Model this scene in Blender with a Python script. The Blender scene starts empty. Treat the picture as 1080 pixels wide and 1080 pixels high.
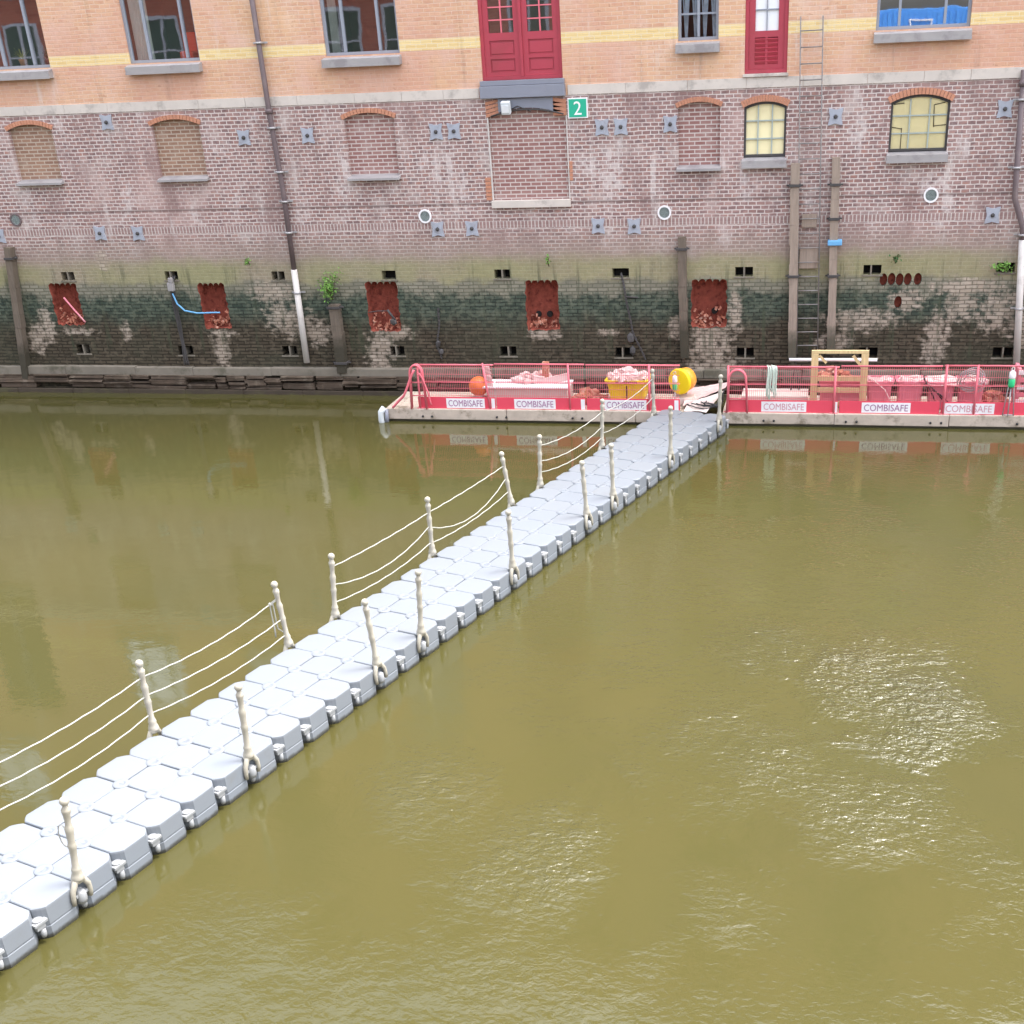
import bpy, bmesh, math, random
from mathutils import Vector, Matrix, noise as mn
from mathutils.geometry import tessellate_polygon
random.seed(7)
scn = bpy.context.scene
col = scn.collection
R = math.radians

# ------------------------------------------------------------------ camera
CAM = Vector((0, -28.173, 7.663))
def make_camera():
    pitch, roll, yaw = 0.4693, -0.0465, 0.2086
    X = Vector((1, 0, 0)); F = Vector((0, math.cos(pitch), -math.sin(pitch))); U = Vector((0, math.sin(pitch), math.cos(pitch)))
    c, s = math.cos(roll), math.sin(roll)
    right = c*X + s*U; up = -s*X + c*U
    rz = Matrix.Rotation(yaw, 3, 'Z')
    right, up, F = rz @ right, rz @ up, rz @ F
    m = Matrix((right, up, -F)).transposed().to_4x4(); m.translation = CAM
    cd = bpy.data.cameras.new('camera'); o = bpy.data.objects.new('camera', cd); col.objects.link(o)
    cd.sensor_width = 36; cd.lens = 36*1261.74/1080
    cd.shift_x = -(616.6-540)/1080; cd.shift_y = (682.24-540)/1080
    cd.clip_end = 2000; cd.clip_start = .1
    o.matrix_world = m; scn.camera = o
make_camera()

# ------------------------------------------------------------------ light
SUN_EL, SUN_AZ = 68, 64          # azimuth clockwise from +Y: high beyond the warehouse roof, veiled by thin cloud
w = bpy.data.worlds.new('World'); scn.world = w; w.use_nodes = True
nt = w.node_tree; bg = nt.nodes['Background']
sky = nt.nodes.new('ShaderNodeTexSky'); sky.sky_type = 'NISHITA'; sky.sun_disc = False
sky.sun_elevation = R(SUN_EL); sky.sun_rotation = R(SUN_AZ); sky.air_density = 1.0; sky.dust_density = 5.0; sky.ozone_density = 1
hs = nt.nodes.new('ShaderNodeHueSaturation'); hs.inputs['Saturation'].default_value = .4
nt.links.new(sky.outputs[0], hs.inputs['Color']); nt.links.new(hs.outputs[0], bg.inputs[0]); bg.inputs[1].default_value = .15
sd = bpy.data.lights.new('sun', 'SUN'); sd.energy = 0.5; sd.angle = R(10); sd.color = (1, .97, .93)
so = bpy.data.objects.new('sun', sd); col.objects.link(so); so.location = (-10, -20, 40)
az, el = R(SUN_AZ), R(SUN_EL)
to_sun = Vector((math.sin(az)*math.cos(el), math.cos(az)*math.cos(el), math.sin(el)))
so.rotation_euler = to_sun.to_track_quat('Z', 'Y').to_euler()
scn.view_settings.view_transform = 'Standard'; scn.view_settings.look = 'None'
scn.view_settings.exposure = 2.32; scn.view_settings.gamma = 1

# ------------------------------------------------------------------ shader helpers
class T:
    def __init__(s, name):
        s.m = bpy.data.materials.new(name); s.m.use_nodes = True
        s.t = s.m.node_tree; s.N = s.t.nodes; s.L = s.t.links; s.b = s.N['Principled BSDF']
        s._co = None
    def put(s, sock, v):
        if isinstance(v, bpy.types.NodeSocket): s.L.new(v, sock)
        elif v is not None:
            if hasattr(sock.default_value, '__len__') and len(v) == 3 and len(sock.default_value) == 4: v = (*v, 1)
            sock.default_value = v
    def co(s):
        if not s._co: s._co = s.N.new('ShaderNodeTexCoord').outputs['Object']
        return s._co
    def sep(s, v=None):
        n = s.N.new('ShaderNodeSeparateXYZ'); s.put(n.inputs[0], v or s.co()); return n.outputs
    def comb(s, x, y, z=0.0):
        n = s.N.new('ShaderNodeCombineXYZ')
        for i, v in enumerate((x, y, z)): s.put(n.inputs[i], v)
        return n.outputs[0]
    def ma(s, op, a, b=0.0, c=0.0, clamp=False):
        n = s.N.new('ShaderNodeMath'); n.operation = op; n.use_clamp = clamp
        for i, v in enumerate((a, b, c)): s.put(n.inputs[i], v)
        return n.outputs[0]
    def sm(s, x, a, b, lo=0.0, hi=1.0):
        n = s.N.new('ShaderNodeMapRange'); n.interpolation_type = 'SMOOTHSTEP'
        for i, v in enumerate((x, a, b, lo, hi)): s.put(n.inputs[i], v)
        return n.outputs[0]
    def mix(s, f, a, b, blend='MIX'):
        n = s.N.new('ShaderNodeMix'); n.data_type = 'RGBA'; n.blend_type = blend
        s.put(n.inputs[0], f); s.put(n.inputs[6], a); s.put(n.inputs[7], b); return n.outputs[2]
    def noise(s, scale, detail=3.0, rough=.55, vec=None, dist=0.0):
        n = s.N.new('ShaderNodeTexNoise'); s.put(n.inputs['Vector'], vec or s.co())
        n.inputs['Scale'].default_value = scale; n.inputs['Detail'].default_value = detail
        n.inputs['Roughness'].default_value = rough; n.inputs['Distortion'].default_value = dist
        return n.outputs[0]
    def vmul(s, v, k):
        n = s.N.new('ShaderNodeVectorMath'); n.operation = 'MULTIPLY'; s.put(n.inputs[0], v); n.inputs[1].default_value = k; return n.outputs[0]
    def vadd(s, v, k):
        n = s.N.new('ShaderNodeVectorMath'); n.operation = 'ADD'; s.put(n.inputs[0], v); s.put(n.inputs[1], k); return n.outputs[0]
    def brick(s, vec, c1, c2, mo, bw=.25, rh=.083, ms=.011, bias=0.0):
        n = s.N.new('ShaderNodeTexBrick'); s.put(n.inputs['Vector'], vec)
        s.put(n.inputs['Color1'], c1); s.put(n.inputs['Color2'], c2); s.put(n.inputs['Mortar'], mo)
        n.inputs['Scale'].default_value = 1; n.inputs['Mortar Size'].default_value = ms; n.inputs['Mortar Smooth'].default_value = .2
        n.inputs['Bias'].default_value = bias; n.inputs['Brick Width'].default_value = bw; n.inputs['Row Height'].default_value = rh
        return n.outputs[0], n.outputs[1]
    def bump(s, h, strength=.3, dist=.01, prev=None):
        n = s.N.new('ShaderNodeBump'); n.inputs['Strength'].default_value = strength; n.inputs['Distance'].default_value = dist
        s.put(n.inputs['Height'], h)
        if prev is not None: s.put(n.inputs['Normal'], prev)
        return n.outputs[0]
    def rnd(s):
        return s.N.new('ShaderNodeObjectInfo').outputs['Random']
    def out(s, c, rough=.6, normal=None, spec=None, metal=None):
        s.put(s.b.inputs['Base Color'], c); s.put(s.b.inputs['Roughness'], rough)
        if normal is not None: s.put(s.b.inputs['Normal'], normal)
        if spec is not None: s.put(s.b.inputs['Specular IOR Level'], spec)
        if metal is not None: s.put(s.b.inputs['Metallic'], metal)
        return s.m

def plain(name, c, rough=.6, var=.18, scale=6.0, bump=.15, bscale=40.0, dirt=None, dirtamt=.5, spec=.4, metal=0.0):
    """a worn surface: two tones of one colour, optional dirt patches, fine relief"""
    t = T(name)
    a = tuple(x*(1-var) for x in c); b = tuple(min(1, x*(1+var)) for x in c)
    cc = t.mix(t.noise(scale, 5), a, b)
    cc = t.mix(t.ma('MULTIPLY', t.rnd(), .25), cc, tuple(x*.8 for x in c))
    if dirt is not None:
        f = t.sm(t.noise(scale*.7, 6, .65), .5, .68, 0, dirtamt); cc = t.mix(f, cc, dirt)
    nrm = t.bump(t.noise(bscale, 4), bump, .006) if bump else None
    return t.out(cc, rough, nrm, spec, metal)

M = {}
def m_wall():
    t = T('warehouse_brickwork'); o = t.sep(); x, z = o[0], o[2]
    wv = t.noise(1.7, 3, .6, t.vadd(t.co(), (4, 0, 11))); wu = t.noise(5.0, 2, .5, t.vadd(t.co(), (1, 0, 21)))
    p = t.comb(t.ma('ADD', x, t.ma('MULTIPLY', t.ma('SUBTRACT', wu, .5), .05)), t.ma('ADD', z, t.ma('ADD', t.ma('MULTIPLY', t.ma('SUBTRACT', wv, .5), .05), t.ma('MULTIPLY', t.ma('SUBTRACT', wu, .5), .018))), o[1])
    n1 = t.noise(.35, 4, .6); n2 = t.noise(1.4, 5, .6); n3 = t.noise(6, 4, .6); n4 = t.noise(.12, 3, .5, t.vadd(t.co(), (7, 3, 5)))
    n5 = t.noise(1.0, 5, .65, t.vadd(t.vmul(t.co(), (1.1, 1, .5)), (13, 0, 2)))
    jit = t.vmul(t.co(), (5.5, 1, 12.05)); nb = t.noise(1.0, 2, .5, jit)
    # upper orange facing brick
    up, fu = t.brick(p, (.62, .37, .25), (.52, .28, .185), (.64, .48, .37), bw=.25, rh=.0833, ms=.009, bias=-.2)
    up = t.mix(t.sm(nb, .35, .7, 0, .55), up, (.66, .43, .265))
    up = t.mix(t.sm(n2, .45, .7, 0, .65), up, (.72, .54, .44))
    up = t.mix(t.sm(n1, .42, .62, 0, .5), up, (.56, .29, .22))
    up = t.mix(t.sm(t.noise(.5, 4, .6, t.vadd(t.co(), (17, 0, 5))), .5, .68, 0, .5), up, (.66, .42, .24))
    up = t.mix(t.ma('MULTIPLY', t.sm(nb, .62, .7, 0, .5), t.ma('SUBTRACT', 1.0, fu)), up, (.40, .20, .14))
    yel, fy = t.brick(p, (.74, .57, .29), (.68, .49, .23), (.70, .58, .38), ms=.009)
    band = t.ma('MULTIPLY', t.sm(z, 7.595, 7.605), t.sm(z, 7.825, 7.815))
    up = t.mix(band, up, yel)
    # middle clinker brick with pale joints
    md, fm = t.brick(p, (.265, .158, .146), (.36, .232, .212), (.60, .525, .495), bw=.18, rh=.0833, ms=.0115, bias=-.1)
    md = t.mix(t.ma('MULTIPLY', t.sm(nb, .47, .66, 0, .75), t.ma('SUBTRACT', 1.0, fm)), md, (.15, .10, .105))
    md = t.mix(t.ma('MULTIPLY', t.sm(nb, .42, .33), t.ma('MULTIPLY', t.ma('SUBTRACT', 1.0, fm), .5)), md, (.38, .18, .13))
    md = t.mix(t.sm(n2, .5, .72, 0, .6), md, (.52, .45, .42))
    md = t.mix(t.sm(n1, .50, .70, 0, .45), md, (.50, .34, .31))
    md = t.mix(t.sm(n5, .50, .64, 0, .55), md, (.24, .155, .145))
    md = t.mix(t.ma('MULTIPLY', t.sm(n5, .46, .34), t.sm(n3, .40, .55, 0, .6)), md, (.62, .55, .53))
    md = t.mix(t.sm(t.noise(.8, 4, .6, t.vadd(t.co(), (31, 0, 9))), .56, .70, 0, .45), md, (.20, .12, .11))
    # soldier course
    sold, fs = t.brick(t.comb(t.ma('ADD', x, 100.0), t.ma('SUBTRACT', z, 3.85)), (.25, .155, .145), (.33, .215, .20), (.58, .52, .49), bw=.083, rh=.17, ms=.012)
    sb = t.ma('MULTIPLY', t.sm(z, 3.85, 3.855), t.sm(z, 4.02, 4.015))
    md = t.mix(t.ma('MULTIPLY', sb, .85), md, sold)
    dl = t.ma('MULTIPLY', t.sm(z, 4.36, 4.37), t.sm(z, 4.42, 4.41)); md = t.mix(t.ma('MULTIPLY', dl, .6), md, (.12, .08, .075))
    zj = t.ma('ADD', z, t.ma('MULTIPLY', t.ma('SUBTRACT', n2, .5), .55))
    zk = t.ma('ADD', t.ma('ADD', z, t.ma('MULTIPLY', t.ma('SUBTRACT', n3, .5), .5)), t.ma('MULTIPLY', t.ma('SUBTRACT', n5, .5), .9))
    # weathering towards the water: dry grime, yellow-green algae, dark wet weed, brown silt
    grime = t.mix(n3, (.23, .175, .145), (.36, .29, .24))
    md = t.mix(t.sm(zj, 4.0, 3.15, 0, .75), md, grime)
    alg = t.mix(n3, (.19, .195, .085), (.33, .325, .155))
    md = t.mix(t.ma('MULTIPLY', t.sm(zj, 3.35, 3.0), t.ma('MULTIPLY', t.sm(n1, .3, .6, .35, 1), .75)), md, alg)
    wet, fw = t.brick(p, (.165, .16, .125), (.25, .235, .185), (.11, .105, .08), bw=.25, rh=.0833, ms=.014)
    md = t.mix(t.sm(zj, 2.78, 2.6, 0, .9), md, wet)
    weed, fw2 = t.brick(p, (.018, .034, .026), (.060, .082, .062), (.012, .020, .015), bw=.25, rh=.0833, ms=.013)
    weed = t.mix(t.sm(n3, .45, .7, 0, .6), weed, (.13, .15, .105))
    weed = t.mix(t.ma('MULTIPLY', t.sm(nb, .5, .65), .5), weed, (.12, .14, .10))
    md = t.mix(t.sm(zk, 2.50, 2.22, 0, .92), md, weed)
    silt, fi = t.brick(p, (.055, .041, .027), (.092, .070, .048), (.022, .016, .010), bw=.33, rh=.0833, ms=.015)
    silt = t.mix(t.ma('MULTIPLY', t.sm(n3, .50, .66), .5), silt, (.135, .105, .075))
    silt = t.mix(t.ma('MULTIPLY', t.sm(nb, .46, .34, 0, .7), t.ma('SUBTRACT', 1.0, fi)), silt, (.028, .021, .014))
    silt = t.mix(t.sm(n1, .45, .65, 0, .4), silt, (.05, .055, .035))
    md = t.mix(t.sm(t.ma('ADD', zj, t.ma('MULTIPLY', t.ma('SUBTRACT', n5, .5), .8)), 2.05, 1.45, 0, .93), md, silt)
    # scoured, pale patches round the breaches
    pale, fp = t.brick(p, (.54, .45, .37), (.36, .29, .23), (.20, .16, .125), bw=.25, rh=.0833, ms=.012)
    msk = None
    for (cx, cz, rx, rz, sh) in [(-17.8, 3.22, .22, .3, 0), (-20.1, 1.35, .35, .5, .3), (-19.75, 1.7, .25, .55, 0), (-17.55, 1.5, .15, .3, 0), (-15.0, 1.05, .25, .55, 0), (-13.0, 1.75, .75, .55, -.4), (-12.35, 1.45, .45, .4, 0),
                                (-10.75, 1.05, .45, .75, .2), (-10.3, 1.45, .5, .2, 0), (-6.55, 1.42, .5, .16, 0), (-5.05, 1.45, .3, .12, 0), (-3.4, 1.55, .22, .35, 0), (-2.62, 1.15, .62, .72, 0), (-2.05, 1.9, .2, .6, 0), (-2.5, .6, .9, .35, 0), (.8, 1.75, 1.0, .3, .45),
                                (1.75, 2.15, .45, .32, 0), (2.45, 1.3, .33, .8, .12), (2.95, 2.05, .5, .4, .3), (3.75, 1.95, .6, .55, .25), (3.0, 2.45, .9, .25, 0), (.2, 1.25, .5, .25, 0), (-18.9, 1.5, .55, .12, 0), (-14.95, 1.45, .45, .1, 0),
                                (-13.4, 2.45, .7, .3, 0), (4.4, 1.6, .5, .7, 0)]:
        dx = t.ma('DIVIDE', t.ma('SUBTRACT', t.ma('ADD', x, t.ma('MULTIPLY', t.ma('SUBTRACT', z, cz), -sh)), cx), rx)
        dz = t.ma('DIVIDE', t.ma('SUBTRACT', z, cz), rz)
        d = t.ma('ADD', t.ma('MULTIPLY', dx, dx), t.ma('MULTIPLY', dz, dz))
        g = t.ma('SUBTRACT', 1.25, d)
        msk = g if msk is None else t.ma('MAXIMUM', msk, g)
    pm = t.sm(t.ma('ADD', msk, t.ma('ADD', t.ma('MULTIPLY', t.ma('SUBTRACT', n3, .5), 3.4), t.ma('MULTIPLY', t.ma('SUBTRACT', nb, .5), 2.4))), .15, 1.35, 0, .72)
    md = t.mix(pm, md, pale)
    drip = t.noise(1.0, 4, .65, t.vadd(t.vmul(t.co(), (5.5, 1, .45)), (5, 0, 0)))
    md = t.mix(t.ma('MULTIPLY', t.sm(drip, .54, .68, 0, .6), t.ma('MULTIPLY', t.sm(zj, 3.3, 2.7), t.sm(zj, .7, 1.2))), md, (.05, .06, .035))
    c = t.mix(t.sm(z, 6.599, 6.601), md, up)
    streak = t.noise(1.0, 4, .6, t.vmul(t.co(), (3.0, 1, .25)))
    c = t.mix(t.sm(streak, .58, .75, 0, .30), c, t.mix(t.sm(z, 4.2, 3), (.16, .11, .10), (.05, .05, .035)))
    wh = t.noise(1.0, 4, .6, t.vadd(t.vmul(t.co(), (2.2, 1, .35)), (3, 0, 0)))
    c = t.mix(t.ma('MULTIPLY', t.sm(wh, .60, .74, 0, .5), t.sm(z, 3.4, 4.2)), c, (.66, .60, .57))
    hgt = t.ma('ADD', t.ma('MULTIPLY', fm, -1.0), t.ma('MULTIPLY', n3, .6))
    return t.out(c, .85, t.bump(hgt, .5, .012), .25)
M['wall'] = m_wall()
def m_brick(name, c1, c2, mo, **k):
    t = T(name); o = t.sep(); p = t.comb(o[0], o[2], o[1])
    c, f = t.brick(p, c1, c2, mo, **k); n = t.noise(2.5, 5, .6)
    c = t.mix(t.sm(n, .5, .75, 0, .4), c, mo)
    return t.out(c, .85, t.bump(t.ma('MULTIPLY', f, -1.0), .5, .01), .2)
M['infill_tan'] = m_brick('tan_infill_brick', (.33, .20, .14), (.25, .145, .105), (.45, .36, .29), bw=.24, rh=.0833, ms=.014)
M['infill_purple'] = m_brick('purple_infill_brick', (.25, .12, .11), (.33, .19, .17), (.54, .46, .43), bw=.24, rh=.0833, ms=.013)
M['far_brick'] = m_brick('far_red_brick', (.25, .085, .06), (.19, .06, .045), (.24, .12, .09), bw=.5, rh=.17, ms=.02)
M['arch'] = plain('orange_arch_brick', (.50, .23, .145), .85, .3, 9, .3)
M['stone'] = plain('weathered_band_stone', (.58, .52, .47), .8, .15, 3, .3, 30, (.26, .23, .21), .6)
M['sill'] = plain('grey_zinc', (.33, .31, .31), .5, .15, 4, .1, 30, (.18, .16, .17), .5)
M['lead'] = plain('blue_grey_lead', (.23, .24, .29), .5, .12, 4, .1)
M['rung'] = plain('rusty_grey_steel', (.21, .195, .19), .6, .3, 6, .1, 30, (.20, .12, .08), .5)
M['frame'] = plain('grey_window_frame', (.27, .29, .34), .45, .06, 4, 0)
M['palebar'] = plain('pale_green_glazing_bar', (.36, .42, .41), .5, .1, 4, 0)
M['door'] = plain('crimson_door_paint', (.40, .05, .075), .45, .10, 2, .08, 60, (.30, .05, .06), .5)
M['doorwhite'] = plain('white_pane', (.80, .82, .85), .3, .05, 2, 0)
M['blind'] = plain('cream_blind', (.93, .83, .53), .7, .10, 3, .1, 20)
M['room'] = plain('dim_room', (.16, .12, .10), .9, .2, 2, 0)
M['curtain'] = plain('pale_curtain', (.55, .55, .50), .9, .15, 5, .2, 12)
M['slat'] = plain('blue_grey_slats', (.34, .42, .52), .6, .5, 9, 0)
M['anchor'] = plain('blue_grey_anchor_paint', (.36, .38, .44), .6, .12, 8, .15, 30, (.24, .22, .24), .5)
M['iron'] = plain('dark_iron', (.06, .055, .055), .6, .3, 8, .2)
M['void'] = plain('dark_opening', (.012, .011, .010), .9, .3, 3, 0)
M['darkgreen'] = plain('dark_green_pane', (.035, .06, .05), .3, .3, 1, 0)
M['rustbrick'] = plain('broken_red_brick', (.25, .066, .046), .95, .6, 9, .9, 24, (.08, .02, .016), .8, .1)
M['rubblered'] = plain('crumbled_red_brick', (.42, .165, .11), .95, .35, 12, .8, 25, (.64, .47, .38), .7, .1)
M['grime_stone'] = plain('slimed_concrete', (.20, .175, .14), .85, .35, 3, .5, 22, (.08, .075, .05), .7)
M['darkstone'] = plain('dark_wet_rubble', (.085, .060, .042), .85, .55, 5, .8, 18, (.20, .16, .12), .7)
M['waler'] = plain('wet_timber', (.060, .045, .032), .6, .4, 3, .5, 15, (.09, .085, .04), .6)
M['pipe'] = plain('brown_drainpipe', (.135, .10, .105), .5, .25, 3, .1, 30, (.22, .17, .16), .5)
M['pipepale'] = plain('pale_peeling_pipe', (.60, .56, .53), .6, .15, 3, .2, 30, (.34, .31, .28), .5)
M['galv'] = plain('galvanised_steel', (.42, .41, .42), .45, .2, 6, .1, 30, (.3, .24, .2), .4, metal=.3)
def m_timber(name, c, wetz=None, green=(.045, .05, .03)):
    t = T(name); v = t.vmul(t.co(), (9, 9, .8)); n = t.noise(3, 5, .65, v)
    cc = t.mix(n, tuple(k*.55 for k in c), tuple(min(1, k*1.4) for k in c))
    if wetz is not None:
        z = t.ma('ADD', t.sep()[2], t.ma('MULTIPLY', t.noise(5, 4), .7)); cc = t.mix(t.sm(z, wetz+.65, wetz+.1, 0, .9), cc, green)
    return t.out(cc, .8, t.bump(n, .5, .01), .2)
M['fender'] = m_timber('weathered_fender_timber', (.31, .245, .20), .55, (.075, .07, .05))
M['fenderdark'] = m_timber('slimed_fender_timber', (.15, .12, .095), .8, (.05, .045, .032))
M['pine'] = m_timber('new_pine_timber', (.66, .50, .27))
M['deckwood'] = m_timber('pale_deck_boards', (.55, .46, .38))
M['hull'] = plain('weathered_pontoon_beam', (.50, .42, .35), .85, .3, 4, .6, 18, (.20, .16, .115), .85)
M['hullwet'] = plain('wet_pontoon_flank', (.07, .06, .04), .5, .3, 3, .3, 15)
M['red'] = plain('red_barrier_paint', (.74, .075, .12), .45, .10, 3, .05)
M['pinkred'] = plain('faded_pink_red_paint', (.70, .16, .20), .55, .15, 3, .1)
M['meshred'] = plain('pinkish_red_mesh', (.72, .17, .20), .5, .1, 3, 0)
M['white'] = plain('white_label_plate', (.82, .80, .82), .5, .05, 3, 0)
M['ink'] = plain('purple_grey_ink', (.36, .16, .30), .6, .10, 3, 0)
M['inkred'] = plain('faded_red_ink', (.62, .30, .36), .6, .10, 3, 0)
M['tub_pink'] = plain('pink_plastic_tub', (.72, .22, .28), .45, .12, 3, .1, 20, (.62, .36, .36), .4)
M['tub_yellow'] = plain('yellow_plastic_tub', (.88, .66, .015), .4, .08, 3, .1, 20, (.6, .42, .1), .3)
M['orange'] = plain('orange_buoy_plastic', (.82, .20, .05), .4, .10, 3, .05)
M['amber'] = plain('amber_float_plastic', (.82, .36, .05), .4, .12, 3, .05)
M['beige'] = plain('dusty_board', (.66, .55, .50), .8, .15, 3, .2, 20, (.5, .38, .33), .4)
M['cloth'] = plain('dusty_pink_sheet', (.70, .50, .48), .9, .15, 5, .3, 14)
M['tarp'] = plain('pale_dusty_tarp', (.60, .50, .47), .7, .15, 4, .3, 14)
M['rope'] = plain('white_rope', (.38, .375, .345), .8, .08, 20, .4, 120)
M['ropegreen'] = plain('pale_green_rope', (.56, .63, .55), .85, .2, 16, .5, 80)
M['post'] = plain('cream_post_plastic', (.39, .365, .305), .45, .08, 6, .1, 30, (.22, .19, .14), .5)
M['coupler'] = plain('pale_coupler_plastic', (.28, .29, .30), .45, .1, 8, .05)
M['black'] = plain('black_rubber', (.025, .025, .028), .6, .3, 6, .2)
M['blue'] = plain('light_blue_hose', (.14, .38, .66), .5, .15, 8, .1)
M['steelblue'] = plain('blue_site_cabin', (.08, .31, .78), .5, .1, 2, .05)
M['green'] = plain('green_lamp_plastic', (.03, .50, .20), .35, .1, 4, 0)
M['signgreen'] = plain('sign_green', (.02, .40, .25), .5, .05, 4, 0)
M['lampgrey'] = plain('pale_lamp_housing', (.60, .64, .66), .5, .1, 5, .1)
M['terracotta'] = plain('terracotta', (.48, .19, .08), .8, .15, 5, .2)
M['redcloth'] = plain('red_fabric', (.70, .06, .03), .9, .15, 6, .2)
M['quay'] = plain('quay_paving', (.30, .28, .26), .9, .2, 1, .3)
M['roof'] = plain('dark_roof', (.09, .08, .08), .8, .2, 2, .2)
def m_leaf(name, a, b):
    t = T(name); c = t.mix(t.noise(9, 3), a, b); return t.out(c, .55, None, .3)
M['leaf'] = m_leaf('fresh_leaf', (.07, .20, .03), (.22, .38, .08))
M['leafdark'] = m_leaf('dark_leaf', (.02, .07, .02), (.06, .15, .04))
M['leafyellow'] = m_leaf('yellow_leaf', (.30, .30, .05), (.45, .36, .08))
M['stem'] = plain('stem', (.10, .08, .04), .8)
def m_glass(name='window_glass', k=1.4, base=.16, tint=(.86, .89, .90, 1)):
    t = T(name); N, L = t.N, t.L
    tr = N.new('ShaderNodeBsdfTransparent'); tr.inputs[0].default_value = tint
    gl = N.new('ShaderNodeBsdfGlossy'); gl.inputs['Roughness'].default_value = .015; gl.inputs[0].default_value = (.95, .97, 1, 1)
    n = t.noise(.9, 2); t.put(gl.inputs['Normal'], t.bump(n, .03, .05))
    fr = N.new('ShaderNodeFresnel'); fr.inputs[0].default_value = 1.5
    f = t.ma('ADD', t.ma('MULTIPLY', fr.outputs[0], k), base, clamp=True)
    mx = N.new('ShaderNodeMixShader'); t.put(mx.inputs[0], f); L.new(tr.outputs[0], mx.inputs[1]); L.new(gl.outputs[0], mx.inputs[2])
    L.new(mx.outputs[0], N['Material Output'].inputs[0]); return t.m
M['glass'] = m_glass()
M['glass_bright'] = m_glass('mirroring_glass', 1.5, .34)
M['glass_clear'] = m_glass('clear_glass', .8, .0, (.98, .97, .95, 1))
def m_float():
    t = T('blue_grey_float_plastic'); o = t.sep()
    c = t.mix(t.noise(5, 4), (.178, .199, .230), (.192, .214, .244))
    c = t.mix(t.ma('MULTIPLY', t.rnd(), .35), c, (.198, .208, .218))
    d = t.sm(t.noise(2.2, 6, .65, t.vadd(t.co(), t.comb(t.ma('MULTIPLY', t.rnd(), 50.0), 0.0, 0.0))), .56, .74, 0, .30); c = t.mix(d, c, (.165, .158, .145))
    zz = t.ma('ADD', o[2], t.ma('MULTIPLY', t.noise(14, 4), .05)); c = t.mix(t.sm(zz, .10, .05, 0, .85), c, (.03, .027, .016))  # waterline slime, its colour deepened to stand in for contact shadow at the water
    return t.out(c, .5, t.bump(t.noise(160, 3), .12, .002), .4)
M['float'] = m_float()
def m_water():
    t = T('murky_canal_water'); o = t.sep(); x, y = o[0], o[1]
    c = t.mix(t.sm(t.noise(.13, 4, .55), .35, .65), (.063, .0575, .0180), (.055, .0528, .0180))
    c = t.mix(t.sm(t.noise(.4, 4, .55, t.vadd(t.co(), (9, 4, 0))), .5, .75, 0, .5), c, (.068, .059, .018))
    wob = t.noise(.9, 5, .62, None, .5)
    def blob(cx, cy, rx, ry):
        dx = t.ma('DIVIDE', t.ma('SUBTRACT', x, cx), rx); dy = t.ma('DIVIDE', t.ma('SUBTRACT', y, cy), ry)
        d = t.ma('ADD', t.ma('MULTIPLY', dx, dx), t.ma('MULTIPLY', dy, dy)); d = t.ma('ADD', d, t.ma('MULTIPLY', t.ma('SUBTRACT', wob, .5), 3.4)); return t.sm(d, 1.7, -.9)
    lee = t.sm(t.ma('SUBTRACT', t.ma('MULTIPLY', t.ma('ADD', x, 4.6), .957), t.ma('MULTIPLY', t.ma('ADD', y, 11.6), .29)), -.2, 2.2)   # calm left of the dock
    calm = t.ma('MULTIPLY', lee, t.sm(y, -3.0, -9.0))
    puff = None
    for b in [(1.10, -14.3, 1.1, 1.7, 1.0), (-.6, -13.2, .7, 1.1, .42), (.8, -16.8, 1.0, .9, .36), (-2.7, -18.2, .7, 1.0, .30), (-4.3, -17.2, .8, 1.1, .26), (-.6, -16.0, 1.5, 1.5, .24)]:
        g = t.ma('MULTIPLY', blob(*b[:4]), b[4]); puff = g if puff is None else t.ma('MAXIMUM', puff, g)
    patch = t.sm(t.noise(.55, 3, .5, t.vadd(t.co(), (2, 8, 0))), .42, .66)
    amp = t.ma('ADD', t.ma('ADD', .012, t.ma('MULTIPLY', calm, t.ma('ADD', .035, t.ma('MULTIPLY', patch, .16)))), t.ma('MULTIPLY', puff, 1.15))
    v = t.vmul(t.co(), (1.0, 1.35, 1))
    h1 = t.noise(3.6, 3, .5, v, .5); h2 = t.noise(11, 3, .55, v, .5); h3 = t.noise(.9, 2, .5, v)
    h = t.ma('ADD', t.ma('MULTIPLY', h1, .55), t.ma('MULTIPLY', h2, .35))
    h = t.ma('ADD', t.ma('MULTIPLY', h, amp), t.ma('MULTIPLY', h3, .02))
    nrm = t.bump(h, 1.0, .17)
    m = t.out(c, t.ma('ADD', .03, t.ma('MULTIPLY', puff, .09)), nrm); t.b.inputs['IOR'].default_value = 1.48; t.b.inputs['Specular IOR Level'].default_value = .5
    return m
M['water'] = m_water()

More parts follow.
